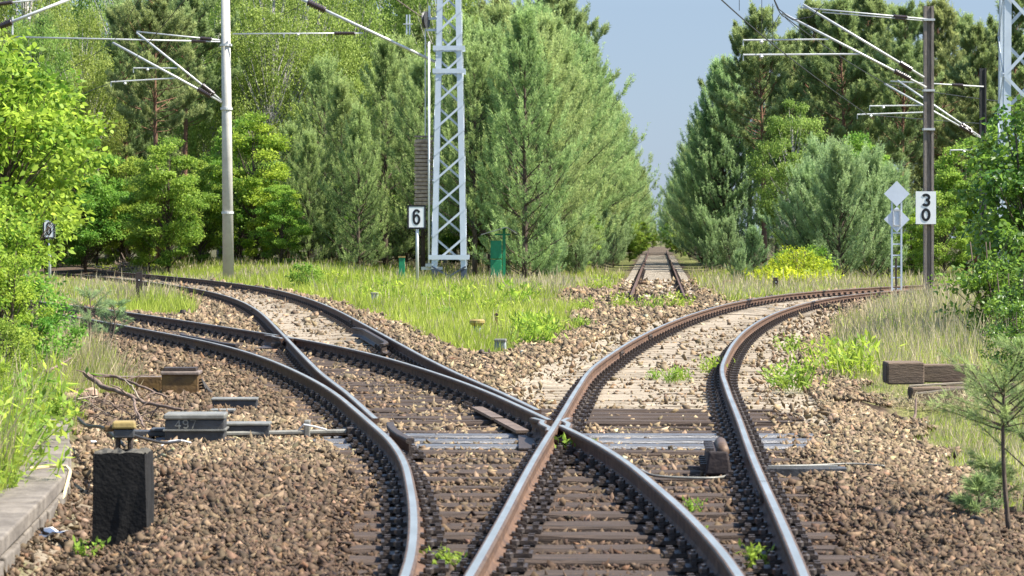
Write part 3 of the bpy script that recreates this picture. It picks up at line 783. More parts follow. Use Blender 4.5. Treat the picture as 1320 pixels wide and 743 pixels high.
# left: round concrete mast
YM1 = 100.0
b = at(294.5, 352, YM1); b.z = float(gz(b.x, b.y)) - 0.05
tp = at(290, -60, YM1)
t = thing('concrete_mast', 'tall round concrete mast at the forest edge left of the lattice mast', 'mast', b)
mb = MB(); mb.tube([(0, 0, 0), tp - b], [0.20, 0.145], 20); mb.build('shaft', M['concrete'], t, smooth=True)
for py in (54, 133, 262):
    k = (py - 352) / (-60 - 352); mb = MB(); c = (tp - b) * k
    mb.lathe(c, [(0.19, -.04), (0.215, -.04), (0.215, .04), (0.19, .04)], 20); mb.build('clamp_band', M['tube'], t)
cantilever('double cantilever bracket reaching left from the concrete mast', YM1 - 0.1, (286, 133),
           [((286, 132), (145, 55), .10, .22, .045), ((287, 131), (176, 42), .10, .24, .04), ((284, 54), (20, 48), .07, .14, .03), ((284, 52), (176, 41), .10, .24, .028)],
           [((172, 88), (228, 88), .025), ((143, 106), (226, 101), .028)])

# off the left edge a mast carries the arm in the top left corner
YM0 = 86.0
b = at(-26, 372, YM0); b.z = float(gz(b.x, b.y))
t = thing('concrete_mast', 'concrete mast hidden by the leafy bush at the left edge', 'mast', b)
MB().tube([(0, 0, 0), (0, 0, 10.2)], [0.2, 0.15], 16).build('shaft', M['concrete'], t, smooth=True)
cantilever('cantilever bracket in the top left corner', YM0 - 0.1, (-26, 44),
           [((-24, 44), (92, -2), .16, .34, .05), ((-22, 8), (70, -3), .2, .42, .03)], [((16, 22), (16, 45), .03)])

# centre: tapering lattice mast
YM2 = 100.0
base = at(579, 362, YM2); base.z = float(gz(base.x, base.y))
t = thing('lattice_mast', 'pale grey steel lattice mast with dark painted feet in the grass', 'mast', base)
Hm, w0, w1, d0, d1 = 12.2, 1.22, 0.72, 0.95, 0.6
def corner(sx, sy, z):
    k = z / Hm; return Vector((sx * (w0 + (w1 - w0) * k) / 2, sy * (d0 + (d1 - d0) * k) / 2, z))
for sx in (-1, 1):
    for sy in (-1, 1):
        leg = MB()
        for (za, zb, mi) in ((-.2, .62, 1), (.62, Hm, 0)):
            a, c = corner(sx, sy, za), corner(sx, sy, zb)
            for (dx, dy, lx, ly) in ((-sx * .085, 0, .19, .022), (0, -sy * .085, .022, .19)):
                vs = []
                for p in (a, c):
                    for (ex, ey) in ((-1, -1), (1, -1), (1, 1), (-1, 1)):
                        vs.append(p + Vector((dx + ex * lx / 2, dy + ey * ly / 2 + (sy * .012 if lx > ly else 0), 0)))
                leg.add(vs, [(3, 2, 1, 0), (4, 5, 6, 7), (0, 1, 5, 4), (1, 2, 6, 5), (2, 3, 7, 6), (3, 0, 4, 7)], mi)
        leg.build('leg', [M['grey_paint'], M['dark_paint']], t)
zs = [0.75]
while zs[-1] < Hm - 0.7: zs.append(zs[-1] + 1.02 - 0.026 * zs[-1])
def strut(a, b, w=0.075, th=0.012, out=(0, 1, 0), m='grey_paint', nm='diagonal_brace'):
    a, b = Vector(a), Vector(b); d = (b - a).normalized(); o = Vector(out); s = d.cross(o).normalized(); o = s.cross(d)
    vs = [p + s * sx * w / 2 + o * sy * th / 2 for p in (a, b) for (sx, sy) in ((-1, -1), (1, -1), (1, 1), (-1, 1))]
    return MB().add(vs, [(3, 2, 1, 0), (4, 5, 6, 7), (0, 1, 5, 4), (1, 2, 6, 5), (2, 3, 7, 6), (3, 0, 4, 7)]).build(nm, M[m], t)
for i in range(len(zs) - 1):
    za, zb = zs[i], zs[i + 1]
    for sy in (-1, 1):
        f = 1 if sy < 0 else -1
        a, c = corner(-f, sy, za), corner(f, sy, zb)
        a.y += sy * .034; c.y += sy * .034; strut(a, c)
    for sx in (-1, 1):
        f = 1 if i % 2 else -1
        a, c = corner(sx, -f, za), corner(sx, f, zb); a.x += sx * .034; c.x += sx * .034; strut(a, c, out=(1, 0, 0))
for z_ in (1.02, zs[-3], 7.55, 8.35):
    for sy in (-1, 1):
        a, c = corner(-1, sy, z_), corner(1, sy, z_); a.y += sy * .06; c.y += sy * .06; a.x -= .12; c.x += .12; strut(a, c, .16, .02, nm='cross_member')
for sy in (-1, 1): strut(corner(-1, sy, 0.0) + Vector((0, sy * .04, 0)), corner(1, sy, .7) + Vector((0, sy * .04, 0)), .06, m='dark_paint')
for sy in (-1, 1): strut(corner(1, sy, 0.0) + Vector((0, sy * .055, 0)), corner(-1, sy, .7) + Vector((0, sy * .055, 0)), .06, m='dark_paint')
cantilever('long cantilever tube slanting up to the left from the lattice mast', YM2 - 0.2, (560, 79),
           [((561, 80), (384, -3), .80, .93, .055), ((468, 43), (300, 44), .06, .22, .028)], [((366, 43), (366, 46), .03)])

# balance weights that keep the line tight, beside the mast
o = at(546, 265, YM2 - 0.15)
t = thing('tension_weight', 'stack of weathered tension weights hanging left of the lattice mast', 'weight', o)
for i in range(17):
    mb = MB(); mb.box((random.uniform(-.015, .015), 0, .07 + i * .136), (.64, .34, .108)); mb.box((0, .02, .135 + i * .136), (.5, .25, .03)); mb.build('weight_block', M['weight'], t, bevel=.012)
MB().tube([(0.06, 0, -0.06), (0.06, 0, 6.2)], .022, 6).build('rod', M['tube'], t)
MB().box((0, 0, 2.42), (.66, .2, .06)).build('yoke', M['lid_brown'], t)
o = at(553, 345, YM2 - 0.38)
t = thing('guide_tube', 'thin white guide tube standing left of the lattice mast', 'guide tube', o)
MB().tube([(0, 0, 0), (0, 0, 7.9)], .04, 8).build('tube', M['white'], t, smooth=True)
mb = MB(); mb.box((0.1, 0.1, -.03), (.75, .12, .10)); mb.box((0, 0, .08), (.25, .10, .10)); mb.build('foot_bracket', M['tube'], t)
o = at(549, 22, YM2 - 0.3)
t = thing('tension_pulley', 'dark pulley wheel at the head of the lattice mast', 'pulley', o)
mb = MB(); mb.lathe((0, 0, 0), [(.05, -.05), (.30, -.05), (.26, 0), (.30, .05), (.05, .05)], 20)
w = mb.build('wheel', M['box_dark'], t); w.rotation_euler = (R(90), 0, R(70)); w.location = (0, 0, -.1)
mb = MB(); mb.box((.25, .12, -.05), (.5, .06, .08)); mb.box((.25, .12, -.45), (.5, .06, .08)); mb.box((.12, .06, .18), (.08, .05, .4)); mb.build('bracket', M['grey_paint'], t)
o = at(526, 46, YM2 - 0.3)
t = thing('wire_clamp', 'small grey double plate clamp on the wire left of the lattice mast', 'clamp', o)
mb = MB(); mb.box((-.045, 0, .38), (.05, .04, .7)); mb.box((.055, 0, .38), (.05, .04, .7)); mb.build('plates', M['grey_paint'], t); MB().box((0, -.03, .4), (.34, .03, .035)).build('cross_bolt', M['tube'], t)

# right: two slim masts and the lattice mast at the edge
def slim_mast(px0, py0, pyt, Y, w, m, label):
    b = at(px0, py0, Y); b.z = float(gz(b.x, b.y)) - .05; tz = at(px0, pyt, Y).z
    t = thing('slim_mast', label, 'mast', b)
    mb = MB()
    for sx in (-1, 1):
        mb.box((sx * w * .36, 0, tz / 2 - b.z / 2), (w * .26, w * .8, tz - b.z))
    mb.box((0, 0, tz / 2 - b.z / 2), (w * .5, w * .3, tz - b.z - .02)); mb.build('shaft', M[m], t)
    return t, b, tz
YM3, YM4 = 78.0, 104.0
t, b3, tz3 = slim_mast(1197, 392, 8, YM3, .27, 'post_wood', 'brown weathered mast carrying the 30 sign')
for py in (26, 117, 167):
    z_ = at(1197, py, YM3).z - b3.z; MB().box((0, 0, z_), (.31, .30, .06)).build('clamp_band', M['tube'], t)
t, b4, tz4 = slim_mast(1267, 372, 88, YM4, .24, 'post_dark', 'dark slim mast behind the bush on the right')
cantilever('large double cantilever bracket left of the brown mast', YM3 - .1, (1193, 112),
           [((1194, 113), (1008, 17), .11, .22, .035), ((1191, 100), (1035, 6), .10, .2, .035), ((1196, 25), (1032, 10), .16, .27, .022), ((1194, 27), (1060, 16), .2, .3, .018)],
           [((958, 52), (1068, 51), .025), ((958, 71), (1108, 70), .028)])
cantilever('smaller double cantilever bracket left of the dark mast', YM4 - .1, (1263, 178),
           [((1264, 178), (1140, 108), .08, .22, .038), ((1263, 176), (1157, 104), .10, .22, .036), ((1268, 112), (1148, 105), .22, .34, .028)],
           [((1121, 137), (1190, 136), .028), ((1105, 148), (1194, 145), .03), ((1225, 194), (1262, 193), .03)])

YM5 = 66.0
base5 = at(1316, 395, YM5); base5.z = float(gz(base5.x, base5.y))
t = thing('lattice_mast', 'grey lattice mast cut by the right edge behind the leafy bush', 'mast', base5)
Hm, w0, w1, d0, d1 = 11.0, .98, .80, .8, .65
for sx in (-1, 1):
    for sy in (-1, 1):
        a, c = corner(sx, sy, -.2), corner(sx, sy, Hm); leg = MB()
        for (dx, dy, lx, ly) in ((-sx * .07, 0, .17, .02), (0, -sy * .07, .02, .17)):
            vs = [p + Vector((dx + ex * lx / 2, dy + ey * ly / 2, 0)) for p in (a, c) for (ex, ey) in ((-1, -1), (1, -1), (1, 1), (-1, 1))]
            leg.add(vs, [(3, 2, 1, 0), (4, 5, 6, 7), (0, 1, 5, 4), (1, 2, 6, 5), (2, 3, 7, 6), (3, 0, 4, 7)])
        leg.build('leg', M['grey_paint'], t)
z_ = .6; i = 0
while z_ < Hm - 1:
    for sy in (-1, 1):
        f = 1 if (i % 2) ^ (sy > 0) else -1; a, c = corner(-f, sy, z_), corner(f, sy, z_ + .95); a.y += sy * .03; c.y += sy * .03; strut(a, c)
    for sx in (-1, 1):
        f = 1 if i % 2 else -1; a, c = corner(sx, -f, z_), corner(sx, f, z_ + .95); a.x += sx * .03; c.x += sx * .03; strut(a, c, out=(1, 0, 0))
    z_ += .95; i += 1


def wire(label, pts, r=0.010, cat='overhead wire', m='wire', sag=0.0):
    P = []
    for i in range(len(pts) - 1):
        a, b = Vector(pts[i]), Vector(pts[i + 1])
        for k in range(12):
            q = a.lerp(b, k / 12); q.z -= sag * 4 * (k / 12) * (1 - k / 12); P.append(q)
    P.append(Vector(pts[-1])); o = P[0].copy()
    return tag(MB().tube([p - o for p in P], r, 5).build('overhead_wire', M[m], None, o), label, cat)
cw = at(1016, 73, YM3)
wire('black contact wire dropping from the top edge to the lower steady arm', [(3.4, 45, 6.9), tuple(at(930, 0, 61)), tuple(cw), tuple(at(1118, 148, YM4)), (24, 128, 6.6)], .016, sag=.03)
ms = at(1012, 22, YM3 - .1)
wire('black carrier wire looping over the big right hand bracket', [(3.2, 50, 9.4), tuple(at(998, 0, 72)), tuple(ms), tuple(at(1142, 108, YM4)), (24, 128, 7.6)], .016, sag=.1)
for i, (px, y0_, y1_) in enumerate(((953, -4, 14), (982, -4, 44), (996, 5, 58))):
    wire('thin dropper wire %s' % ('nearest the top of the sky gap', 'hanging in the middle of the sky gap', 'close to the bracket tip')[i], [tuple(at(px, y0_, 66 + 4 * i)), tuple(at(px, y1_, 66 + 4 * i))], .008)
wire('slack dark jumper cable curling at the tip of the big bracket', [tuple(at(997, -3, YM3 - .2)), tuple(at(1004, 12, YM3 - .2)), tuple(at(1022, 26, YM3 - .2)), tuple(at(1046, 22, YM3 - .2)), tuple(at(1062, 5, YM3 - .2))], .014)
wire('thin stay wires crossing behind the big bracket', [tuple(at(985, 52, YM3 + .4)), tuple(at(1006, 17, YM3 + .4)), tuple(at(1040, 50, YM3 + .4))], .008)
wire('thin contact wire passing left of the concrete mast', [(-1.0, 30, 7.2), tuple(at(150, 104, YM1)), (-22.5, 128, 7.0)], .012, sag=.05)
wire('thin carrier wire over the upper left curve', [(-1.4, 30, 9.3), tuple(at(146, 54, YM1)), (-22.5, 128, 8.4)], .012, sag=.3)
wire('rusty stay wire slanting down to the pulley', [tuple(at(500, -8, YM2 - .3)), tuple(at(546, 24, YM2 - .3))], .02, m='lid_brown')
wire('thin wire crossing from the lattice mast towards the top left', [tuple(at(262, 78, YM1 + 2)), tuple(at(400, 0, YM1))], .010)


# ------------------------------------------------------------------ signs
def stroke(mb, pts, w, d, org, mi=0):
    """a stroke of constant width following pts (x, z) as a thin raised ribbon facing the camera"""
    P = [Vector((p[0], 0, p[1])) for p in pts]; k = len(P); vs = []
    closed = (P[0] - P[-1]).length < 1e-6
    for i in range(k):
        a = P[i - 1] if i else (P[-2] if closed else P[0]); c = P[i + 1] if i < k - 1 else (P[1] if closed else P[-1])
        t_ = (c - a).normalized(); n_ = Vector((-t_.z, 0, t_.x))
        for s_ in (-1, 1):
            for y in (0, -d): vs.append(Vector(org) + P[i] + n_ * s_ * w / 2 + Vector((0, y, 0)))
    fs = []
    for i in range(k - 1):
        o, q = i * 4, i * 4 + 4
        fs += [(o + 1, o + 3, q + 3, q + 1), (o, o + 1, q + 1, q), (o + 3, o + 2, q + 2, q + 3)]
    fs += [(0, 2, 3, 1), ((k - 1) * 4 + 1, (k - 1) * 4 + 3, (k - 1) * 4 + 2, (k - 1) * 4)]
    return mb.add(vs, fs, mi)


def arc(cx, cz, rx, rz, a0, a1, n=14): return [(cx + rx * math.cos(R(a0 + (a1 - a0) * i / n)), cz + rz * math.sin(R(a0 + (a1 - a0) * i / n))) for i in range(n + 1)]
def glyph(mb, ch, w, h, st, org, d=.006):
    a, hh = w / 2 - st / 2, h / 2 - st / 2
    if ch == '0': stroke(mb, arc(0, 0, a, hh, 90, 450, 28), st, d, org)
    if ch == '6':
        stroke(mb, arc(0, -h / 2 + st / 2 + h * .27, a, h * .27, 0, 360, 24), st, d, org)
        stroke(mb, [(-a, -h * .2)] + [(-a, h * .1)] + arc(0, hh - h * .22, a, h * .22, 180, 20, 12), st, d + .001, org)
    if ch == '3':
        r = (h - st) / 4
        stroke(mb, arc(0, r, a, r, 155, -90, 14), st, d, org); stroke(mb, arc(0, -r, a, r, 90, -155, 14), st, d + .001, org)
    if ch == '4':
        stroke(mb, [(w * .2, -h / 2), (w * .2, h / 2)], st, d, org); stroke(mb, [(w * .22, h / 2 - st * .5), (-w / 2, -h * .2), (w / 2, -h * .2)], st, d + .001, org)
    if ch == '9':
        stroke(mb, arc(0, h / 2 - st / 2 - h * .24, a, h * .24, 0, 360, 20), st, d, org); stroke(mb, [(a, h * .2), (a, -h * .05)] + arc(0, -hh + h * .2, a, h * .2, 0, -150, 10), st, d + .001, org)
    if ch == '7': stroke(mb, [(-w / 2, hh), (w / 2 - st * .3, hh), (-w * .12, -h / 2)], st, d, org)


def sign6(px, py, Y, wpx, hpx, base_py, label):
    c = at(px, py, Y); W, H = wpx * Y / FPX, hpx * Y / FPX; bz = float(gz(c.x, Y))
    t = thing('number_sign', label, 'sign', (c.x, Y, bz)); z = c.z - bz
    MB().tube([(0.02, .05, -.1), (0.02, .05, z + H * .3)], .05, 10).build('post', M['tube'], t, smooth=True)
    MB().box((0, 0, z), (W, .02, H)).build('plate', M['white'], t)
    bd = MB(); e = .055
    for (x, zz, w, h) in ((0, H / 2 - e / 2, W, e), (0, -H / 2 + e / 2, W, e), (-W / 2 + e / 2, 0, e, H - 2 * e), (W / 2 - e / 2, 0, e, H - 2 * e)): bd.box((x, -.013, z + zz), (w, .008, h))
    bd.build('border', M['black'], t)
    g = MB(); glyph(g, '6', W * .42, H * .66, W * .125, (0, -.011, z)); g.build('numeral', M['black'], t)
    return t
sign6(537, 280, 92, 24, 31, 360, 'white number 6 sign with black border beside the lattice mast')
sign6(63, 295, 97, 16, 26, 368, 'white number 6 sign half hidden by the bush at far left')
c = at(1193.5, 268, YM3 - .22)
t = thing('speed_sign', 'white sign reading 30 on the brown mast', 'sign', c)
W, H = 26 * YM3 / FPX, 42 * YM3 / FPX
MB().box((0, 0, 0), (W, .02, H)).build('plate', M['white'], t)
g = MB(); glyph(g, '3', W * .44, H * .40, W * .13, (0, -.012, H * .235)); glyph(g, '0', W * .46, H * .40, W * .13, (0, -.012, -H * .215)); g.build('numerals', M['black'], t)
MB().box((0, .05, 0), (.34, .08, .08)).build('clamp', M['tube'], t)

YD = 84.0
b = at(1156, 372, YD); b.z = float(gz(b.x, b.y)) - .05
t = thing('diamond_sign', 'two grey diamond boards one above the other on a ladder post', 'sign', b)
po = MB(); hz = at(0, 245, YD).z - b.z
for sx in (-1, 1): po.box((sx * .14, .04, hz / 2), (.05, .06, hz))
for i in range(9): po.box((0, .04, .25 + i * .33), (.23, .03, .04))
po.build('ladder_post', M['grey_paint'], t)
for py, s in ((250, 1), (283, 0)):
    z_ = at(0, py, YD).z - b.z; hw = 16.5 * YD / FPX
    fr = MB(); fr.box((0, -.0, z_), (hw * 1.414, .025, hw * 1.414), (0, R(45), 0)); fr.build('board', M['sign_grey'], t)
mb = MB(); z_ = at(0, 283, YD).z - b.z
for (dx, w, h, dz) in ((-.1, .035, .5, .05), (.1, .035, .5, .05), (0, .2, .04, .28), (0, .2, .04, -.18)): mb.box((dx, -.03, z_ + dz), (w, .02, h))
mb.build('lamp_bracket', M['tube'], t)

# ------------------------------------------------------------------ trackside furniture
def simple(name, label, cat, loc, rz=0, group=None): return thing(name, label, cat, loc, rz, group)

# green line-side cabinet under a little gabled roof
o = at(643, 362, 103); o.z = float(gz(o.x, 103)) - .02
CAB = t = simple('relay_cabinet', 'green relay cabinet under a small gabled roof at the forest edge', 'cabinet', o)
for z_, h_ in ((.52, .62), (1.16, .60)):
    MB().box((-.09, 0, z_), (.36, .32, h_)).build('door_box', M['green'], t, bevel=.02)
MB().box((-.09, 0, .12), (.34, .28, .24)).build('base', M['dark_paint'], t)
MB().box((.17, .02, .95), (.10, .12, 1.9)).build('post', M['green'], t)
rf = MB(); rf.box((-.16, 0, 1.78), (.86, .7, .025), (0, R(-17), 0)); rf.box((.42, 0, 1.80), (.40, .7, .025), (0, R(32), 0)); rf.build('roof', M['roof_tin'], t)
MB().box((.12, 0, 1.66), (.5, .05, .05)).build('roof_bar', M['green'], t); CAB.scale = (1.12, 1.12, 1.1)
o = at(518, 366, 98); o.z = float(gz(o.x, 98))
t = simple('marker_post', 'small green post in the grass left of the number sign', 'post', o)
MB().box((0, 0, .45), (.2, .14, .9)).build('shaft', M['green'], t, bevel=.01); MB().box((0, 0, .92), (.24, .18, .05)).build('cap', M['yellow'], t)


def grey_marker(px, pyb, Y, w, h, label, m='marker_grey'):
    o = at(px, pyb, Y); o.z = float(gz(o.x, Y)) - .02
    t = simple('marker_stone', label, 'marker', o, random.uniform(-.2, .2))
    MB().box((0, 0, h / 2), (w, w, h), top=(.94, .94)).build('shaft', M[m], t, bevel=.012)
    MB().box((0, 0, h + .02), (w * 1.04, w * 1.04, .045)).build('cap', M['box_lid'], t, bevel=.01)
grey_marker(645, 458, 42.5, .17, .20, 'dark grey marker block where the grass meets the ballast')
grey_marker(483, 396, 69, .17, .36, 'grey marker block at the left end of the grass triangle')
grey_marker(718, 376, 92, .26, .22, 'grey marker block at the right end of the grass triangle')
o = at(615, 432, 49.5); o.z = float(gz(o.x, 49.5))
t = simple('mushroom_post', 'short post with a flat yellowish cap in the grass triangle', 'post', o)
MB().cyl((0, 0, 0), .07, .22, 12).build('stem', M['marker_grey'], t); MB().lathe((0, 0, .2), [(.07, 0), (.11, .03), (.135, .06), (.135, .10), (.11, .12)], 16).build('cap', M['yellow'], t)
o = at(640, 422, 53); o.z = float(gz(o.x, 53))
t = simple('wooden_stake', 'short rusty brown stake in the grass triangle', 'stake', o)
MB().box((0, 0, .16), (.06, .06, .34), top=(.7, .7)).build('shaft', M['bark_red'], t); MB().box((0, 0, .30), (.075, .075, .03)).build('band', M['iron'], t)
o = at(627, 460, 40.5); o.z = float(gz(o.x, 40.5))
t = simple('cable_stub', 'small dark stub on the ballast below the grass triangle', 'stub', o)
MB().box((0, 0, .04), (.10, .10, .10)).build('block', M['lid_brown'], t, bevel=.01); MB().lathe((-.07, .05, 0), [(.05, 0), (.045, .1), (.02, .13)], 10).build('cap', M['iron'], t)


def rail_post(px, pyb, pyt, Y, w, label, hole=True):
    o = at(px, pyb, Y); o.z = float(gz(o.x, Y)) - .03; h = at(px, pyt, Y).z - o.z
    t = simple('limit_post', label, 'post', o, .1)
    mb = MB(); mb.box((0, 0, h / 2), (w, w * .35, h)); mb.box((-w * .3, w * .25, h / 2), (w * .2, w * .5, h)); mb.build('shaft', M['black_post'], t, bevel=.006)
    mb = MB(); mb.box((0, -w * .19, h * .76), (w * .16, .012, w * .16)); mb.build('bolt', M['white'], t)
rail_post(179.3, 393, 351, 72.5, .16, 'rusty black post between the two left hand tracks')
rail_post(1000, 380, 358, 85, .15, 'small black post before the yellow bush')
rail_post(1155, 372, 333, 83, .06, 'thin black stake in front of the diamond signs')
o = at(236, 401, 61); o.z = float(gz(o.x, 61))
t = simple('cable_stub', 'tiny dark stub on the ballast between the left tracks', 'stub', o); MB().cyl((0, 0, -.02), .04, .14, 8).build('stem', M['iron'], t); MB().lathe((0, 0, .1), [(.04, 0), (.075, .02), (.06, .08)], 10).build('cap', M['iron'], t)
o = at(1174, 382, 79); o.z = float(gz(o.x, 79))
t = simple('connection_box', 'small pale connection box beside the far right rail', 'box', o); MB().box((0, 0, .12), (.22, .18, .18)).build('body', M['marker_grey'], t, bevel=.02); MB().box((0, 0, .225), (.25, .21, .03)).build('lid', M['box_lid'], t, bevel=.01)
o = at(938, 364, 97); o.z = float(gz(o.x, 97))
t = simple('tree_stump', 'brown rotten stump right of the disused track', 'stump', o); MB().lathe((0, 0, -.05), [(.26, 0), (.2, .12), (.19, .3), (.10, .36)], 11).build('wood', M['bark_red'], t); MB().tube([(0, 0, .1), (.3, -.1, .02), (.5, -.15, -.05)], [.08, .06, .03], 6).build('root', M['bark_red'], t)

# point machine 497 and its neighbours on the left
def gp(px, py, z=0.0):          # a point of the plane z seen at px, py
    Y = FPX * (CAMZ - z) / (py - HZ); return at(px, py, Y)
Yb = 23.6; o = at(251, 568, Yb); o.z = -.06
t = simple('point_machine', 'dark steel point machine box numbered 497 on the left ballast', 'point machine', o, .03)
W = 76 * Yb / FPX
MB().box((0, .14, .12), (W, .34, .24)).build('body', M['box_dark'], t, bevel=.01)
MB().box((.002, .14, .155), (W + .03, .40, .012)).build('flange', M['box_lid'], t)
MB().box((0, .14, .265), (W + .02, .38, .045)).build('lid', M['box_lid'], t, bevel=.012)
g = MB()
for i, ch in enumerate('497'): glyph(g, ch, .048, .075, .010, (-.135 + i * .062, -.036, .205), .003)
g.build('numerals', M['box_lid'], t)
mb = MB()
for q in (-.2, 0, .2): mb.tube([(q, -.04, .03), (q, -.055, .03)], .018, 6)
mb.build('bolts', M['bolt'], t)
for sx in (-1, 1): MB().box((sx * W * .55, .12, .05), (.12, .3, .05)).build('mounting_foot', M['iron'], t)
o = at(318, 553, 24.0); o.z = -.05
t = simple('trough_cover', 'flat grey steel cover right of the numbered machine', 'cover', o, .02)
MB().box((0, .1, .09), (58 * 24 / FPX, .24, .13)).build('body', M['box_dark'], t, bevel=.008); MB().box((0, .1, .165), (60 * 24 / FPX, .27, .022)).build('lid', M['box_lid'], t, bevel=.006)
o = at(302, 525, 28.2); o.z = -.05
t = simple('trough_cover', 'grey steel cover behind the numbered machine', 'cover', o, .02)
MB().box((0, .1, .07), (58 * 28 / FPX, .22, .11)).build('body', M['box_dark'], t, bevel=.008); MB().box((0, .1, .135), (60 * 28 / FPX, .25, .022)).build('lid', M['box_lid'], t, bevel=.006)
o = at(286, 531, 27.2); o.z = -.05
t = simple('trough_cover', 'low grey step plate below the rear steel cover', 'cover', o, .0)
MB().box((0, .1, .04), (30 * 27 / FPX, .2, .07)).build('body', M['box_dark'], t, bevel=.008); MB().box((0, .1, .084), (31 * 27 / FPX, .22, .016)).build('lid', M['box_lid'], t)
a_, b_ = at(275, 553, 23.95), at(458, 548, 24.1); a_.z = .035; b_.z = .05; o = a_
t = simple('point_rod', 'long steel point rod running from the machine to the left rail', 'rod', o)
mb = MB(); mb.tube([(0, 0, 0), b_ - a_], .022, 8); mb.build('rod', M['box_lid'], t); q = (b_ - a_)
MB().tube([Vector((0, .12, -.03)), q + Vector((0, .12, -.03))], .018, 8).build('detector_rod', M['iron'], t)
MB().box(q * .66 + Vector((0, .03, .03)), (.05, .12, .14)).build('clevis', M['box_lid'], t, bevel=.01); MB().box(q * .98, (.10, .08, .07)).build('rod_end', M['iron'], t, bevel=.01)
MB().tube([q * .60 + Vector((0, -.04, .02)), q * .64 + Vector((0, -.07, .07)), q * .72 + Vector((0, -.07, .05)), q * .8 + Vector((0, -.05, .02))], .008, 6).build('bond_wire', M['tube'], t)
o = at(150, 556, 23.9); o.z = .0
t = simple('steel_bracket', 'flat dark steel bracket reaching left from the numbered machine', 'bracket', o)
mb = MB(); mb.box((.2, .1, .04), (.52, .16, .05)); mb.box((.38, .1, .07), (.2, .18, .03)); mb.build('bar', M['box_dark'], t, bevel=.01); MB().box((-.04, .08, .0), (.08, .2, .12)).build('end_block', M['iron'], t, bevel=.01)

Yc = 30.6; o = at(232, 506, Yc); o.z = -.06
t = simple('lever_box', 'rusty yellow lever box with brown lid on the left', 'box', o, .02)
MB().box((0, .16, .17), (47 * Yc / FPX, .36, .21)).build('body', M['box_yellow'], t, bevel=.01)
MB().box((0, .16, .288), (50 * Yc / FPX, .40, .035)).build('lid', M['lid_brown'], t, bevel=.008); MB().box((-.01, .2, .325), (42 * Yc / FPX, .3, .035)).build('lid_handle', M['iron'], t)
MB().box((.04, .12, .045), (86 * Yc / FPX, .46, .05)).build('base_plate', M['box_yellow'], t); MB().box((-.02, .1, -.02), (.3, .3, .08)).build('foot', M['iron'], t)
cb = MB()
for i in range(4): cb.tube([(.17, .1 + i * .03, .2 - i * .03), (.23 + .02 * i, .06, .22 - .03 * i), (.27 + .03 * i, .04, .12 - .02 * i), (.27 + .02 * i, .05, .02)], .012, 6)
cb.build('cables', M['cable'], t)
o = at(170, 497, 31.2); o.z = .0
t = simple('steel_channel', 'long rusty yellow channel left of the lever box', 'channel', o, .02)
mb = MB(); mb.box((0, .1, .14), (76 * 31 / FPX, .26, .03)); mb.box((0, -.02, .06), (76 * 31 / FPX, .02, .14)); mb.box((0, .22, .06), (76 * 31 / FPX, .02, .14)); mb.build('channel', M['box_yellow'], t); MB().box((0, .1, .158), (75 * 31 / FPX, .2, .006)).build('top_plate', M['lid_brown'], t)

o = at(160, 572, 19.5); o.z = -.05
t = simple('cable_pot', 'small box with yellow lid on two legs behind the concrete stump', 'cable box', o, .1)
for sx in (-1, 1): MB().tube([(sx * .05 - .0, 0, 0), (sx * .04, 0, .40)], .02, 8).build('leg', M['iron'], t)
MB().box((0, 0, .40), (.14, .14, .06)).build('body', M['box_dark'], t, bevel=.01); MB().box((0, 0, .46), (.165, .17, .05), top=(.92, .92)).build('lid', M['yellow'], t, bevel=.012); MB().box((-.10, 0, .435), (.07, .1, .04)).build('side_spout', M['box_yellow'], t, bevel=.01)

# blackened concrete stump
rr = random.Random(3); Ys = 16.5; o = at(159, 694, Ys); o.z = -.17
t = simple('concrete_stump', 'square blackened concrete stump with broken top in the foreground', 'stump', o, -.05)
mb = MB(); n = 6; W, D = .315, .26; ring = []
for i in range(n): ring.append((-W / 2 + W * i / n, -D / 2))
for i in range(n): ring.append((W / 2, -D / 2 + D * i / n))
for i in range(n): ring.append((W / 2 - W * i / n, D / 2))
for i in range(n): ring.append((-W / 2, D / 2 - D * i / n))
k = len(ring); vs = []
for j, z_ in enumerate((0, .2, .4, .625)):
    for (x, y) in ring:
        jj = .006; zz = z_ + (rr.uniform(-.012, .006) if j == 3 else 0); s_ = .96 if j == 3 else 1
        vs.append((x * s_ + rr.uniform(-jj, jj), y * s_ + rr.uniform(-jj, jj), zz))
fs = [(j * k + i, j * k + (i + 1) % k, (j + 1) * k + (i + 1) % k, (j + 1) * k + i) for j in range(3) for i in range(k)]
mb.add(vs, fs); mb.build('shaft', M['stump'], t)
mb = MB(); g = 9; vs = []
for i in range(g):
    for j in range(g):
        x, y = -W * .475 + W * .95 * i / (g - 1), -D * .475 + D * .95 * j / (g - 1); e = max(abs(x) / W, abs(y) / D) * 2
        vs.append((x, y, .615 + rr.uniform(-.02, .03) - (.012 if e > .9 else 0)))
mb.add(vs, [(i * g + j, (i + 1) * g + j, (i + 1) * g + j + 1, i * g + j + 1) for i in range(g - 1) for j in range(g - 1)]); mb.build('broken_top', M['stump_top'], t)

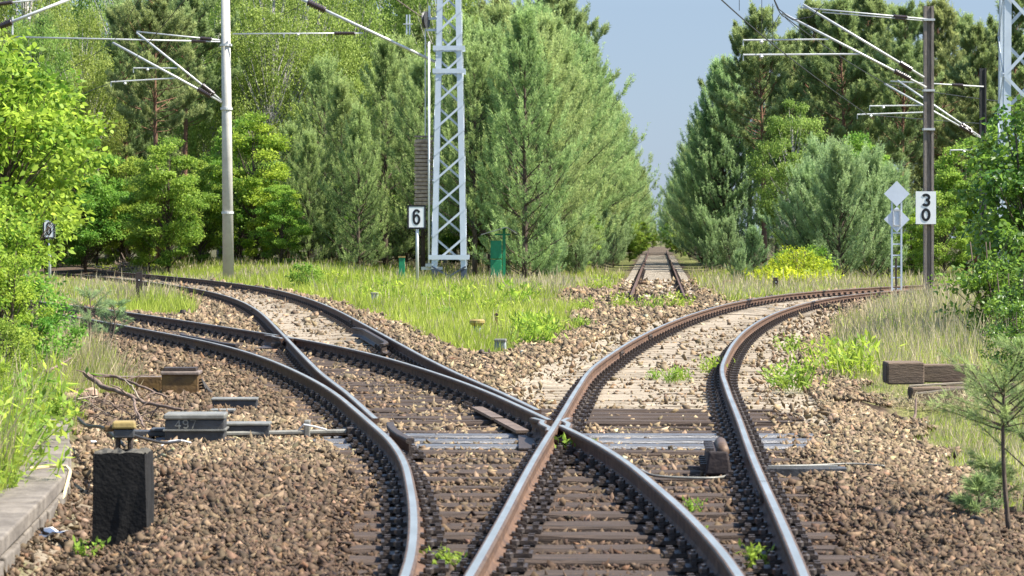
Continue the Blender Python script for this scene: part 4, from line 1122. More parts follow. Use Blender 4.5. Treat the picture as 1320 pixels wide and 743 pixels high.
# kerb of the old platform edge: a row of slabs on blocks
ks = [12.4, 14.55, 16.6, 18.75, 21.1, 24.6]
for i in range(len(ks) - 1):
    ya, yb = ks[i] + .012, ks[i + 1] - .012; xa, xb = float(kerbx(ya)), float(kerbx(yb)); L = math.hypot(xb - xa, yb - ya); an = math.atan2(yb - ya, xb - xa)
    lab = ('nearest concrete kerb slab at the bottom left corner', 'second kerb slab from the bottom left corner', 'middle kerb slab left of the concrete stump', 'kerb slab just behind the concrete stump', 'last kerb slab reaching under the green bank')[i]
    t = thing('kerb_slab', lab, 'kerb', ((xa + xb) / 2, (ya + yb) / 2, 0), an, 'kerb slabs along the left bank')
    MB().box((0, .16, .105), (L, .34, .09)).build('top_slab', M['kerb'], t, bevel=.012)
    nb = max(2, int(L / .38))
    for q in range(nb): MB().box((-L / 2 + L * (q + .5) / nb, .025 + rr.uniform(-.012, .012), -.05 + rr.uniform(-.015, .0)), (L / nb - .03, .09, .215)).build('edge_block', M['kerb'], t, bevel=.01)

# blunt block closing the flangeway beside the rightmost rail
o = at(926, 583, 20.25); o.z = 0.0
t = thing('check_block', 'black blunt check block with a pale rounded cap left of the rightmost rail', 'check block', o, -.05)
MB().box((0, .5, .085), (.19, 1.0, .17), top=(.72, .98)).build('body', M['black_post'], t, bevel=.015)
mb = MB(); mb.tube([(.035, .02, .165), (.035, .9, .165)], [.045, .045], 12); mb.build('cap', M['rail_edge'], t, smooth=True)
for q in range(5):
    MB().box((0, 0, 0), (.05, .06, .05)).build('clip', M['iron'], t, (-.10, .1 + q * .18, .05)); MB().box((0, 0, 0), (.06, .05, .03)).build('bolt_head', M['bolt'], t, (-.06, .08 + q * .18, .175))

# stacked old timbers on the right
def timber(px, pyb, Y, w, h, d, rz, label, z=None, m='timber'):
    o = at(px, pyb, Y); o.z = float(gz(o.x, Y)) - .03 if z is None else z
    t = simple('old_timber', label, 'timber', o, rz, 'old sleepers stacked on the right bank')
    mb = MB(); mb.box((0, d / 2, h / 2), (w, d, h)); mb.build('beam', M[m], t, bevel=.015)
    mb = MB(); mb.box((-w / 2 - .004, d / 2, h / 2), (.008, d * .8, h * .75)); mb.build('end_grain', M['bark'], t)
gzr = float(gz(4.4, 30))
timber(1168, 497, 31.0, .40, .24, .5, -.02, 'short dark timber on top of the stack at its left end', .085)
timber(1225, 500, 31.6, .62, .20, .26, -.04, 'upper long dark timber of the stack on the right bank', .075)
timber(1222, 522, 30.6, .78, .20, .26, .03, 'lower front timber of the stack on the right bank', -.125)
timber(1265, 524, 31.4, .8, .2, .26, .0, 'rear bottom timber of the stack under the bush', -.125)
for (a, b, lab) in (((1172, 498), (1242, 494), 'pale split lath leaning across the timber stack'), ((1180, 508), (1248, 500), 'lower pale lath lying against the timber stack')):
    p, q = at(*a, 30.3), at(*b, 30.3); t = simple('wooden_lath', lab, 'lath', p); MB().tube([(0, 0, 0), q - p], .014, 5).build('lath', M['wood_pale'], t)
p = at(1178, 538, 29); p.z = float(gz(p.x, 29)); t = simple('dead_branch', 'bent dead branch in front of the timber stack', 'branch', p)
MB().tube([(-.08, 0, 0), (-.02, 0, .03), (.03, .1, .12), (.05, .2, .28)], [.018, .02, .016, .010], 6).build('stem', M['branch'], t); MB().tube([(-.02, 0, .03), (-.2, -.1, .05), (-.38, -.1, -.01)], [.014, .01, .006], 5).build('twig', M['branch'], t)

# tangle of roots, log and brushwood on the left
o = at(108, 492, 27.5); o.z = float(gz(o.x, 27.5)) + .02
t = simple('fallen_log', 'pale stripped log end lying above the roots', 'log', o)
MB().tube([(-.26, .02, .12), (-.12, 0, .09), (.02, 0, .11), (.06, 0, .14)], [.05, .06, .065, .06], 12).build('trunk', M['log'], t, smooth=True); MB().lathe((.075, 0, .15), [(.02, -.05), (.062, -.02), (.055, .03), (.02, .05)], 10).build('knot', M['log'], t)
def branch_thing(label, pts, r0, r1, m='branch', side=0):
    P = [at(x, y, Y) for (x, y, Y) in pts]; o = P[0].copy(); t = simple('dead_branch', label, 'branch', o); Q = []
    for i in range(len(P) - 1):
        for k in range(5):
            q = P[i].lerp(P[i + 1], k / 5) - o; q += Vector((rr.uniform(-1, 1), rr.uniform(-1, 1), rr.uniform(-1, 1))) * .008; Q.append(q)
    Q.append(P[-1] - o); n = len(Q); MB().tube(Q, [r0 + (r1 - r0) * i / (n - 1) for i in range(n)], 7).build('stem', M[m], t, smooth=True)
    for i in range(side):
        p = Q[rr.randrange(2, n - 2)]; d = Vector((rr.uniform(-1, 1), rr.uniform(-.3, .3), rr.uniform(-.5, .9))).normalized() * rr.uniform(.12, .35)
        MB().tube([p, p + d * .5 + Vector((0, 0, .02)), p + d], [r1 * .8, r1 * .6, r1 * .3], 5).build('twig', M[m], t)
g_ = np.random.default_rng(29)
for (px, py, Y, n_, sx, lab) in ((150, 535, 25.4, 120, .42, 'dark tangle of dead twigs below the twisted root'), (100, 520, 26.5, 90, .3, 'dark tangle of dead twigs under the stripped log')):
    o = at(px, py, Y); o.z = float(gz(o.x, Y)) - .01; tt = thing('twig_tangle', lab, 'twigs', o)
    for i in range(n_ * 2 // 3):
        mb = MB()
        p = Vector((g_.normal(0, sx * .5), g_.normal(0, .35), abs(g_.normal(0, .09)))); d = Vector((g_.normal(0, 1), g_.normal(0, .5), g_.normal(0, .45))).normalized() * g_.uniform(.12, .34)
        mb.tube([p, p + d * .5 + Vector((0, 0, .02)), p + d], [.008, .006, .003], 4, caps=False); mb.build('twig', M['branch'], tt)
branch_thing('thick twisted root curving right from the stripped log', [(110, 481, 27.4), (130, 497, 27), (160, 508, 26.4), (185, 519, 26), (235, 528, 25.6)], .028, .014, side=3)
branch_thing('second root running level above the twisted one', [(118, 484, 27.8), (150, 486, 27.6), (180, 497, 27), (215, 512, 26.8)], .018, .010, side=3)
branch_thing('thin light stick standing up in the root tangle', [(180, 515, 26), (170, 498, 26.2), (158, 489, 26.4)], .010, .006, 'wood_pale')
branch_thing('dark hanging root dropping behind the yellow lidded box', [(172, 515, 25.8), (178, 535, 25), (186, 550, 24.4)], .014, .010)
branch_thing('pale curved stick below the stripped log', [(74, 527, 26), (100, 514, 26.3), (126, 511, 26.5)], .010, .007, 'wood_pale', 1)
branch_thing('grey branch lying in the grass above the stripped log', [(60, 480, 28), (78, 470, 28.2), (92, 462, 28.4)], .016, .008, 'branch', 2)
def cable_thing(label, pts, r=.013, m='cable'):
    P = [at(*p) for p in pts]; o = P[0].copy(); Q = []
    for i in range(len(P) - 1):
        p0, p1, p2, p3 = P[max(i - 1, 0)], P[i], P[i + 1], P[min(i + 2, len(P) - 1)]
        for k in range(6):
            u = k / 6; Q.append(.5 * ((2 * p1) + (p2 - p0) * u + (2 * p0 - 5 * p1 + 4 * p2 - p3) * u * u + (3 * p1 - p0 - 3 * p2 + p3) * u**3) - o)
    Q.append(P[-1] - o); tag(MB().tube(Q, r, 7).build('cable', M[m], None, o, smooth=True), label, 'cable')
cable_thing('black cable curving from the root tangle to the yellow lidded box', [(101, 540, 23.5), (112, 549, 22.6), (132, 551, 21.6), (150, 565, 20.2), (160, 575, 19.4)], .013)
cable_thing('black cable running from the yellow lidded box to the machine', [(163, 558, 19.9), (180, 564, 20.8), (210, 571, 21.6), (232, 569, 22.2)], .012)
cable_thing('thin grey loop of cable below the numbered machine', [(208, 575, 22.2), (216, 570, 22.3), (232, 568, 22.5), (246, 571, 22.6)], .007, 'tube')
cable_thing('grey bond cable hanging between the two right hand rails', [(826, 606, 20.3), (842, 613, 20.0), (880, 616, 19.9), (925, 616, 19.9), (946, 610, 20.3), (956, 602, 20.6)], .010, 'box_lid')
cable_thing('thin grey cable on the ballast right of the rightmost rail', [(1000, 601, 20.6), (1050, 600, 20.8), (1100, 598, 20.9), (1140, 601, 20.8)], .008, 'box_lid')
P = gp(86, 604, .16); t = simple('plastic_strap', 'straw coloured strap lying over the kerb by the stump', 'strap', P)
MB().tube([(-.24, -.03, -.0), (-.12, .03, .012), (0, 0, .012), (.04, -.1, -.01), (.09, -.7, -.12), (.11, -1.5, -.15)], .011, 5).build('band', M['strap'], t)
P = gp(67, 690, -.04); t = simple('paper_litter', 'crumpled white paper at the foot of the kerb', 'litter', P)
mb = MB(); vs = [(rr.uniform(-.01, .01) + .05 * i - .08, .09 * j - .12 + rr.uniform(-.01, .01), rr.uniform(0, .035)) for i in range(4) for j in range(4)]
mb.add(vs, [(i * 4 + j, i * 4 + 4 + j, i * 4 + 5 + j, i * 4 + 1 + j) for i in range(3) for j in range(3)]); mb.build('sheet', M['litter'], t)
P = gp(121, 573, -.0); t = simple('paper_litter', 'small white scrap on the ballast behind the stump', 'litter', P); MB().box((0, 0, .015), (.05, .09, .02), (.1, .1, .3)).build('sheet', M['litter'], t, bevel=.006)
P = gp(1257, 672, -.03); P.z = float(gz(P.x, P.y)); t = simple('dark_rock', 'dark lump of rock at the grass edge bottom right', 'rock', P)
v = ICO_V * np.random.default_rng(4).uniform(.75, 1.1, (12, 1)) * np.array([.065, .07, .06]) + np.array([0, 0, .045]); MB().add(v, [tuple(f) for f in ICO_F]).build('stone', M['stump'], t)
mb = MB(); mb.box((0, 0, .0), (.62, .14, .09)); P = at(1035, 607, 20.4); P.z = -.0
t = simple('bearer_end', 'flat dark steel strip end on the ballast right of the rightmost rail', 'steel strip', P); mb.build('strip', M['box_dark'], t, bevel=.008); MB().box((0, 0, .05), (.5, .05, .012)).build('rib', M['box_lid'], t)

# ------------------------------------------------------------------ vegetation
def V3(*a): return np.array(a, float)


def finish_plant(name, label, cat, trunk_mb, bark, crown_me, group=None):
    t = thing(name, label, cat, (0, 0, 0), 0, group)
    if trunk_mb is not None: trunk_mb.build('trunk', M[bark], t, smooth=True)
    link('crown', crown_me, t)
    return t


def pine(seed, H, Rr, bare=0.06, whorl=.52, nb=6, m='pine', bark='bark', shape=0.8, gap=0.0, tall=False, lean=0.0, el0=22, shoot=.48, ns=13, nl=.145, nw=.019, k=36, dens=1.0, vary=.2):
    """conifer: whorls of upswept branches; every branch ends in upright shoots set with needles like a bottle brush"""
    g = np.random.default_rng(seed); tr = MB(); P = []; D = []; T = []; SL = []
    ph = g.uniform(0, 6)
    def axis(z): return V3(lean * math.sin(z / H * 2.2 + ph) * z * .25, lean * math.cos(z / H * 1.9 + ph) * z * .2, z)
    q = 9; tr.tube([axis(H * .97 * i / (q - 1)) for i in range(q)], [max(.012, H * .0125 * (1 - .93 * i / (q - 1))) for i in range(q)], 8)
    z = bare * H + .1
    while z < H * .96:
        t = (z - bare * H) / (H * (1 - bare))
        if tall: prof = (math.sin(min(1, t * 1.25 + .12) * math.pi) ** .55) * (1 - .35 * t) if t < .75 else max(.16, (1 - t) * 1.9)
        else: prof = min(1, .70 + t * 1.6) * (1 - t) ** shape
        nn = max(3, int(round(nb * g.uniform(.75, 1.25)))); big = g.uniform(1 - vary, 1 + vary)
        for b in range(nn):
            if g.random() < gap: continue
            az = 2 * math.pi * (b + g.uniform(-.5, .5)) / nn + z * 2.1
            L = max(.25, Rr * prof * big * g.uniform(1 - 2 * vary, 1 + 1.1 * vary)); el = R(el0 + 34 * t + g.uniform(-14, 14)) if not tall else R(g.uniform(-5, 40) + 25 * t)
            h = V3(math.cos(az), math.sin(az), 0); o = axis(z + g.uniform(-.12, .12)); side = V3(-h[1], h[0], 0); sw = g.uniform(-.25, .25)
            f = lambda s: o + h * (L * s * math.cos(el)) + side * (sw * L * s * s) + V3(0, 0, L * (s * math.sin(el) + .30 * (s * s - .4 * s)))
            tr.tube([f(0), f(.5), f(.95)], [.012 + .009 * L, .008 + .005 * L, .005], 4, caps=False)
            n = max(4, int(ns * dens * (.45 + .55 * L / Rr)))
            for u in range(n):
                s = (.22 if not tall else .45) + (.78 if not tall else .55) * g.random() ** .75
                w = (.40 * L * (1.1 - s) + .05) * g.uniform(-1, 1)
                c = f(s) + side * w + V3(0, 0, g.uniform(-.08, .10)); hd = h * g.uniform(.25, .75) + side * (w * .9 / (.3 * L + .1)) * .5
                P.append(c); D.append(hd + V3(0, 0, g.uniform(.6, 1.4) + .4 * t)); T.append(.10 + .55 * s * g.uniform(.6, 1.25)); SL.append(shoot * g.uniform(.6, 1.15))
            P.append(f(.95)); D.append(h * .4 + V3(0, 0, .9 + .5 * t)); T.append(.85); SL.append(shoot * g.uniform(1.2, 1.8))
        z += whorl * g.uniform(.75, 1.25) * (1 - .4 * t)
    for q in range(8): P.append(axis(H * (.90 + .012 * q))); D.append(V3(g.uniform(-.3, .3), g.uniform(-.3, .3), 1)); T.append(.8); SL.append(shoot * 1.5)
    P = np.array(P); D = nrm(np.array(D)); T = np.clip(np.array(T), 0, 1); SL = np.array(SL); n = len(P)
    u = g.random(n * k); Dr = np.repeat(D, k, 0); Pb = np.repeat(P, k, 0) + Dr * (u * np.repeat(SL, k))[:, None]
    rad = nrm(np.cross(Dr, g.normal(size=Dr.shape))); Db = nrm(Dr * g.uniform(.55, 1.3, (n * k, 1)) + rad * .8)
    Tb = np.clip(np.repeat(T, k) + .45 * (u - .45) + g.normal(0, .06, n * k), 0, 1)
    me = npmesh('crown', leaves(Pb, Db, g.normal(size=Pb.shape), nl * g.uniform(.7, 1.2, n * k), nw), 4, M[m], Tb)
    return tr, bark, me


def leafy(seed, H, Rr, bare=.15, nclump=55, nleaf=300, ll=.10, lw=.07, m='leaf_mid', bark='bark', hang=0.0, shape=KITE, rc=.30, low=.0, stems=1, flat=.6, squash=1.0):
    """broad-leaved tree or bush: limbs that end in loose clumps of leaves"""
    g = np.random.default_rng(seed); tr = MB(); P = []; D = []; T = []
    zc = H * (bare + (1 - bare) * .52); rz = H * (1 - bare) * .5
    st = [(V3(g.uniform(-.2, .2), g.uniform(-.2, .2), 0) * Rr * (0 if stems == 1 else 1), V3(g.uniform(-.35, .35), g.uniform(-.35, .35), 0) * Rr * (.3 if stems == 1 else 1)) for _ in range(stems)]
    for (a, d) in st:
        tr.tube([a, a + d * .4 + V3(0, 0, H * .35), a + d * .8 + V3(0, 0, H * .62), a + d + V3(0, 0, H * .9)], [max(.02, H * .014), H * .011, H * .007, .01], 7)
    for i in range(nclump):
        v = nrm(g.normal(size=3)); r = g.random() ** .38
        c = V3(v[0] * Rr * r, v[1] * Rr * r, zc + v[2] * rz * r)
        c[:2] *= 1.0 - .42 * max(0, (c[2] - zc) / rz) * g.uniform(.4, 1); c[2] = max(c[2], H * bare * .6 + low)
        a, d = st[g.integers(len(st))]; s = np.clip((c[2] - .25 * H) / H, .05, .85); b0 = a + d * s + V3(0, 0, H * s * .9)
        mid = (b0 + c) / 2 + V3(0, 0, -.06 * Rr); tr.tube([b0, mid, c], [.006 + .007 * H * .5, .005 + .0035 * H * .4, .004], 4, caps=False)
        rcl = Rr * rc * g.uniform(.55, 1.25); nl = int(nleaf * g.uniform(.5, 1.3)); x = g.normal(size=(nl, 3)); x = nrm(x) * (g.random((nl, 1)) ** .5) * rcl; x[:, 2] *= flat
        if hang: x[:, 2] -= g.exponential(hang, nl)
        P.append(c + x); o = nrm(x + V3(0, 0, .0001)); D.append(o * .6 + g.normal(0, .55, (nl, 3)) + V3(0, 0, -.25 - 1.2 * (hang > 0)))
        T.append(np.clip(g.uniform(.15, .7) + g.normal(0, .16, nl), 0, 1))
    P = np.concatenate(P); D = nrm(np.concatenate(D)); T = np.concatenate(T); n = len(P); P[:, 2] = np.maximum(P[:, 2], .03)
    N = nrm(g.normal(0, .6, (n, 3)) + V3(0, 0, .9))
    me = npmesh('crown', leaves(P, D, N, ll * g.uniform(.45, 1.3, n), lw * g.uniform(.55, 1.2, n), shape), len(shape), M[m], T)
    return tr, bark, me


def proto(kind, args, kw, name, cat):
    tr, bark, me = (pine if kind == 'p' else leafy)(*args, **kw)
    return dict(tr=tr.mesh('trunk', M[bark], True), me=me, name=name, cat=cat)


def plant(pr, x, y, sc, label, group=None, rz=None, z=None, sxy=1.0):
    z = float(gz(x, y)) - .06 if z is None else z
    t = thing(pr['name'], label, pr['cat'], (x, y, z), random.uniform(0, 6.28) if rz is None else rz, group)
    t.scale = (sc * sxy, sc * sxy, sc)
    link('trunk', pr['tr'], t); link('crown', pr['me'], t)
    return t


PY = [proto('p', (s, 9.0, r), dict(m=m, gap=.05, shape=sh, ns=18, bare=.02), 'young_pine', 'pine tree') for s, r, m, sh in ((1, 2.8, 'pine', .72), (2, 3.1, 'pine', .60), (3, 2.6, 'pine', .82), (4, 3.0, 'pine_blue', .72))]
PV = [proto('p', (s, 9.4, r), dict(m='pine', gap=.05, shape=.66, ns=17, bare=.17), 'young_pine', 'pine tree') for s, r in ((5, 2.6), (6, 2.9))]
PB = proto('p', (8, 10.4, 3.5), dict(m='pine_big', bare=.0, whorl=.40, nb=9, ns=22, shape=.66, nw=.022, vary=.10), 'young_pine', 'pine tree')
PS = [proto('p', (s, 4.2, 1.9), dict(m='pine_blue', bare=.02, whorl=.36, nb=7, shape=.42, ns=20, nl=.12, nw=.017, shoot=.40, el0=38), 'young_pine', 'pine tree') for s in (12, 13)]
PT = [proto('p', (s, 13.5, 2.9), dict(m='pine_dark', bark='bark_red', bare=b, whorl=.50, nb=6, tall=True, gap=.10, ns=34, nl=.18, nw=.026, shoot=.38, lean=.12), 'tall_pine', 'pine tree') for s, b in ((21, .38), (22, .30), (23, .45))]
PF = [proto('p', (s, 11.0, 2.9), dict(m='pine_dark', bare=.10, whorl=.66, nb=6, k=14, nl=.24, nw=.05, ns=18, gap=.05), 'forest_pine', 'pine tree') for s in (31, 32)]
LB = [proto('l', (s, 15.5, 3.0), dict(bare=.14, nclump=125, nleaf=420, ll=.12, lw=.085, m='leaf_birch', bark='bark_birch', hang=.6, rc=.25), 'birch_tree', 'birch tree') for s in (41, 42)]
LM = [proto('l', (s, 7.0, 2.4), dict(bare=.04, nclump=85, nleaf=330, ll=.15, lw=.10, m='leaf_mid', rc=.27, flat=.42), 'leafy_tree', 'tree') for s in (51, 52)]
LY = proto('l', (55, 6.5, 1.9), dict(bare=.04, nclump=75, nleaf=290, ll=.14, lw=.095, m='leaf_yellow', rc=.26, flat=.42), 'leafy_tree', 'tree')
LBY = proto('l', (46, 7.6, 1.9), dict(bare=.10, nclump=80, nleaf=300, ll=.10, lw=.075, m='leaf_birch', bark='bark_birch', hang=.12, rc=.27), 'leafy_tree', 'tree')
SH = proto('l', (61, 1.0, .55), dict(bare=.0, nclump=22, nleaf=90, ll=.085, lw=.05, m='weed', rc=.34, stems=3, flat=.8), 'leafy_shrub', 'shrub')
BR = proto('l', (65, 1.2, .85), dict(bare=.0, nclump=44, nleaf=60, ll=.085, lw=.045, m='broom', rc=.26, stems=5, flat=1.0), 'yellow_bush', 'bush')

# --- along the disused track, left side
lab = 'young bright pine in the row lining the left side of the disused track'
Y = 107.0; i = 0
while Y < 420:
    edge = float(np.interp(Y, [107, 150, 220, 300, 420], [2.6, 1.7, .9, .4, .1])); sc = random.uniform(.88, 1.16) * float(np.interp(Y, [107, 150, 210, 260], [1.0, 1.12, 1.2, 1.0]))
    rad = 2.15 * sc
    plant(PY[i % 4 if i % 4 != 3 else random.randrange(3)], float(fc(Y)) - edge - rad, Y, sc, lab, 'pines along the left of the disused track'); i += 1
    Y += random.uniform(4.0, 6.5) if Y < 230 else random.uniform(14, 22)
for (px, Y, sc) in ((612, 112, .98), (632, 118, 1.08), (655, 113, .96), (668, 122, 1.12), (690, 118, 1.06), (640, 128, 1.25), (712, 128, 1.18), (735, 135, 1.15), (600, 124, 1.15), (690, 134, 1.28), (752, 148, 1.2)):
    plant(random.choice(PV), (px - CX) * Y / FPX, Y, sc, 'young bright pine in the dense stand right of the lattice mast', 'pines right of the lattice mast')
# right side
lab = 'young pine closing in on the right side of the disused track'
plant(PB, 11.1, 150, 1.0, 'big cone shaped blue green pine right of the disused track', None, 1.2)
Y = 163.0
while Y < 420:
    edge = float(np.interp(Y, [163, 220, 300, 420], [.8, .5, .4, .1])); sc = random.uniform(.8, 1.05)
    plant(PY[3] if random.random() < .6 else PY[1], float(fc(Y)) + edge + 2.3 * sc, Y, sc, lab, 'pines along the right of the disused track')
    Y += random.uniform(6, 9) if Y < 240 else random.uniform(16, 24)
plant(PY[3], 15.2, 158, .78, 'smaller pine tucked behind the big cone shaped pine')
plant(PS[0], (954 - CX) * 101 / FPX, 101, .27, 'tiny pine seedling at the foot of the big cone shaped pine')

# --- left of the lattice mast
for (px, Y, sc, lb) in ((497, 122, 1.06, 'tall bright young pine just left of the lattice mast'), (440, 124, .86, 'mid sized young pine left of the bright tall one'), (398, 121, .62, 'small pale young pine at the left end of the pine stand'),
                        (462, 116, .72, 'low young pine in front of the stand left of the mast'), (545, 118, .94, 'young pine directly behind the tension weights'), (523, 128, 1.1, 'darker young pine filling behind the bright tall one'), (418, 130, .98, 'young pine standing behind the small pale one'), (372, 128, .66, 'young pine nearest the concrete mast on its right')):
    plant(random.choice(PV + PY[:1]), (px - CX) * Y / FPX, Y, sc, lb)
for (px, Y, sc, lb) in ((345, 140, 1.02, 'light green hanging birch right of the concrete mast'), (402, 146, 1.06, 'light green birch behind the small pale pine'), (455, 150, 1.1, 'tall birch whose top leaves the frame left of the mast'), (285, 148, 1.0, 'birch rising directly behind the concrete mast'), (100, 142, .86, 'birch at the left behind the bright near bush'), (45, 138, .8, 'leftmost birch above the bright near bush'), (570, 150, 1.1, 'birch showing through the lattice mast')):
    plant(LB[random.randrange(2)], (px - CX) * Y / FPX, Y, sc, lb)
for (px, Y, sc, lb) in ((205, 132, 1.0, 'dark tall pine behind the cantilever arms on the left'), (238, 138, 1.08, 'second dark tall pine left of the concrete mast'), (520, 158, 1.15, 'dark tall pine above the bright young pine by the mast'), (640, 152, 1.16, 'tall pine above the stand right of the lattice mast'), (700, 150, 1.2, 'tall dark pine at the left edge of the sky gap'), (725, 164, 1.25, 'tallest pine leaning over the left of the sky gap'), (165, 146, 1.0, 'dark pine behind the left birches')):
    plant(PT[random.randrange(3)], (px - CX) * Y / FPX, Y, sc, lb)
for (px, Y, sc, pr, lb) in ((216, 116, .78, LM[0], 'bright green bush tree left of the concrete mast'), (258, 120, .66, LM[1], 'darker green bush tree just left of the concrete mast'), (330, 119, .98, LY, 'yellow green leafy tree right of the concrete mast'), (312, 126, .9, LM[0], 'leafy tree hidden behind the concrete mast'), (158, 122, .72, LM[1], 'shaded leafy tree behind the brushwood pile'), (110, 120, .8, LM[0], 'leafy tree behind the number sign at far left'), (60, 122, 1.0, LM[1], 'leafy tree behind the near bush at far left'), (20, 116, .9, LM[0], 'leafy tree at the far left margin'), (192, 118, .52, LY, 'low yellow green bush left of the bright bush tree'), (362, 117, .5, LM[1], 'small leafy bush between the concrete mast and the pines')):
    plant(pr, (px - CX) * Y / FPX, Y, sc, lb)

# --- right background
for (px, Y, sc, lb) in ((985, 142, .94, 'dark tall pine just right of the big cone shaped pine'), (1040, 150, 1.02, 'tall pine behind the brackets of the brown mast'), (1088, 140, .97, 'tall pine with a reddish trunk behind the brackets'), (1128, 148, 1.05, 'tall pine left of the brown mast top'), (1160, 138, .93, 'tall pine with bare reddish trunk near the brown mast'), (1218, 150, 1.03, 'tall pine right of the brown mast'), (1258, 140, .86, 'tall pine above the dark slim mast'), (1310, 140, 1.0, 'tall pine behind the right hand lattice mast'), (1015, 158, .95, 'tall pine farther back behind the light green tree'), (965, 160, .98, 'tall pine at the right edge of the sky gap'), (1065, 162, 1.1, 'tall pine in the gap behind the bracket tips'), (1105, 166, 1.12, 'tall pine in the second row behind the brackets'), (1145, 164, 1.08, 'tall pine in the second row left of the brown mast'), (1190, 160, 1.05, 'tall pine directly behind the brown mast'), (1240, 164, 1.05, 'tall pine in the second row right of the brown mast'), (1285, 160, 1.0, 'tall pine in the second row left of the right lattice mast')):
    plant(PT[random.randrange(3)], (px - CX) * Y / FPX, Y, sc, lb)
for (px, Y, sc, pr, lb) in ((1022, 134, 1.05, LBY, 'light yellow green tree right of the big cone shaped pine'), (1108, 122, .84, LM[0], 'leafy green tree left of the diamond signs'), (1175, 112, .44, LY, 'low bright bush between the diamond signs and the brown mast'), (1216, 104, .5, LM[1], 'leafy bush right of the brown mast'), (1245, 118, .8, LM[0], 'leafy tree behind the dark slim mast'), (1300, 112, .9, LM[1], 'leafy tree behind the right lattice mast')):
    plant(pr, (px - CX) * Y / FPX, Y, sc, lb)
for (px, Y, sc, lb) in ((1042, 108, .92, 'left of the bushy pines behind the yellow bush'), (1082, 106, 1.05, 'middle bushy pine behind the yellow bush'), (1122, 108, 1.02, 'bushy pine just left of the diamond signs'), (1060, 116, 1.1, 'bushy pine farther back behind the yellow bush'), (1146, 114, .9, 'bushy pine behind the diamond signs')):
    plant(random.choice(PS), (px - CX) * Y / FPX, Y, sc, lb)

# --- forest closing the background, tree by tree
lab1, lab2 = 'dark forest pine deep in the wood on the left', 'dark forest pine deep in the wood on the right'
for Y in (158, 172, 190):
    for x in np.arange(-.185 * Y - 4, float(fc(Y)) - 6.5, 3.6 if Y < 180 else 4.5):
        if x > float(fc(Y)) - 14 and Y > 165: sc = .9
        else: sc = random.uniform(1.1, 1.45)
        plant(random.choice(PF), x + random.uniform(-1, 1), Y + random.uniform(-5, 5), sc, lab1, 'forest pines on the left')
    for x in np.arange(float(fc(Y)) + 8.0, .185 * Y + 6, 3.6 if Y < 180 else 4.5):
        plant(random.choice(PF), x + random.uniform(-1, 1), Y + random.uniform(-5, 5), random.uniform(.9, 1.15), lab2, 'forest pines on the right')
for Y in (450, 480, 520):
    for x in np.arange(float(fc(Y)) - 14, float(fc(Y)) + 15, 4.5):
        plant(random.choice(PF), x + random.uniform(-1, 1), Y + random.uniform(-8, 8), random.uniform(.28, .4), 'small far pine closing the end of the disused track', 'far pines at the end of the disused track')

for Y in (162, 178):
    for x in np.arange(-.185 * Y - 3, float(fc(Y)) - 12, 5.2):
        plant(LB[random.randrange(2)], x + random.uniform(-1.4, 1.4), Y + random.uniform(-4, 4), random.uniform(1.0, 1.3), 'light green birch standing back in the wood on the left', 'birches back in the wood')
for Y, x, sc, pr in ((178, -1.75, .30, LY), (196, -1.6, .36, LM[0]), (206, 1.7, .34, LM[0]), (216, -1.4, .42, LY), (230, 1.5, .5, LM[1]), (238, -1.3, .42, LY), (252, 1.2, .42, LY), (268, -1.2, .40, LY), (290, 1.0, .38, LBY), (305, -.5, .34, LY), (320, .4, .34, LBY)):
    plant(pr, float(fc(Y)) + x, Y, sc, 'low leafy bush crowding the far part of the disused track', 'bushes at the end of the disused track', z=float(fz(Y)) - .1)
for Y, d, sc in ((110, -4.2, .34), (116, -3.3, .28), (124, -3.4, .36), (133, -2.9, .33), (143, -2.8, .38), (154, -2.4, .36), (166, -2.3, .4), (118, 4.0, .26), (128, 3.2, .3), (138, 2.6, .32)):
    plant(PS[int(Y) % 2], float(fc(Y)) + d, Y, sc * 1.6, 'knee high young pine at the edge of the disused track', 'low pines at the edge of the disused track')

# --- near bushes
NBK = dict(bare=.05, nclump=100, nleaf=150, ll=.092, lw=.062, m='leaf_yellow', rc=.27, stems=3, shape=LEAF, flat=.55)
NB = proto('l', (71, 3.9, 1.45), NBK, 'leafy_bush', 'bush')
NB2 = proto('l', (72, 2.6, 1.2), dict(bare=.02, nclump=70, nleaf=80, ll=.10, lw=.07, m='leaf_mid', rc=.28, stems=4, shape=LEAF, flat=.6), 'leafy_bush', 'bush')
ND = proto('l', (73, 3.8, 1.25), dict(bare=.05, nclump=85, nleaf=110, ll=.10, lw=.075, m='leaf_deep', rc=.26, stems=3, shape=LEAF, flat=.6), 'leafy_bush', 'bush')
ND2 = proto('l', (74, 2.2, 1.1), dict(bare=.0, nclump=60, nleaf=80, ll=.09, lw=.066, m='leaf_deep', rc=.28, stems=4, shape=LEAF, flat=.6), 'leafy_bush', 'bush')
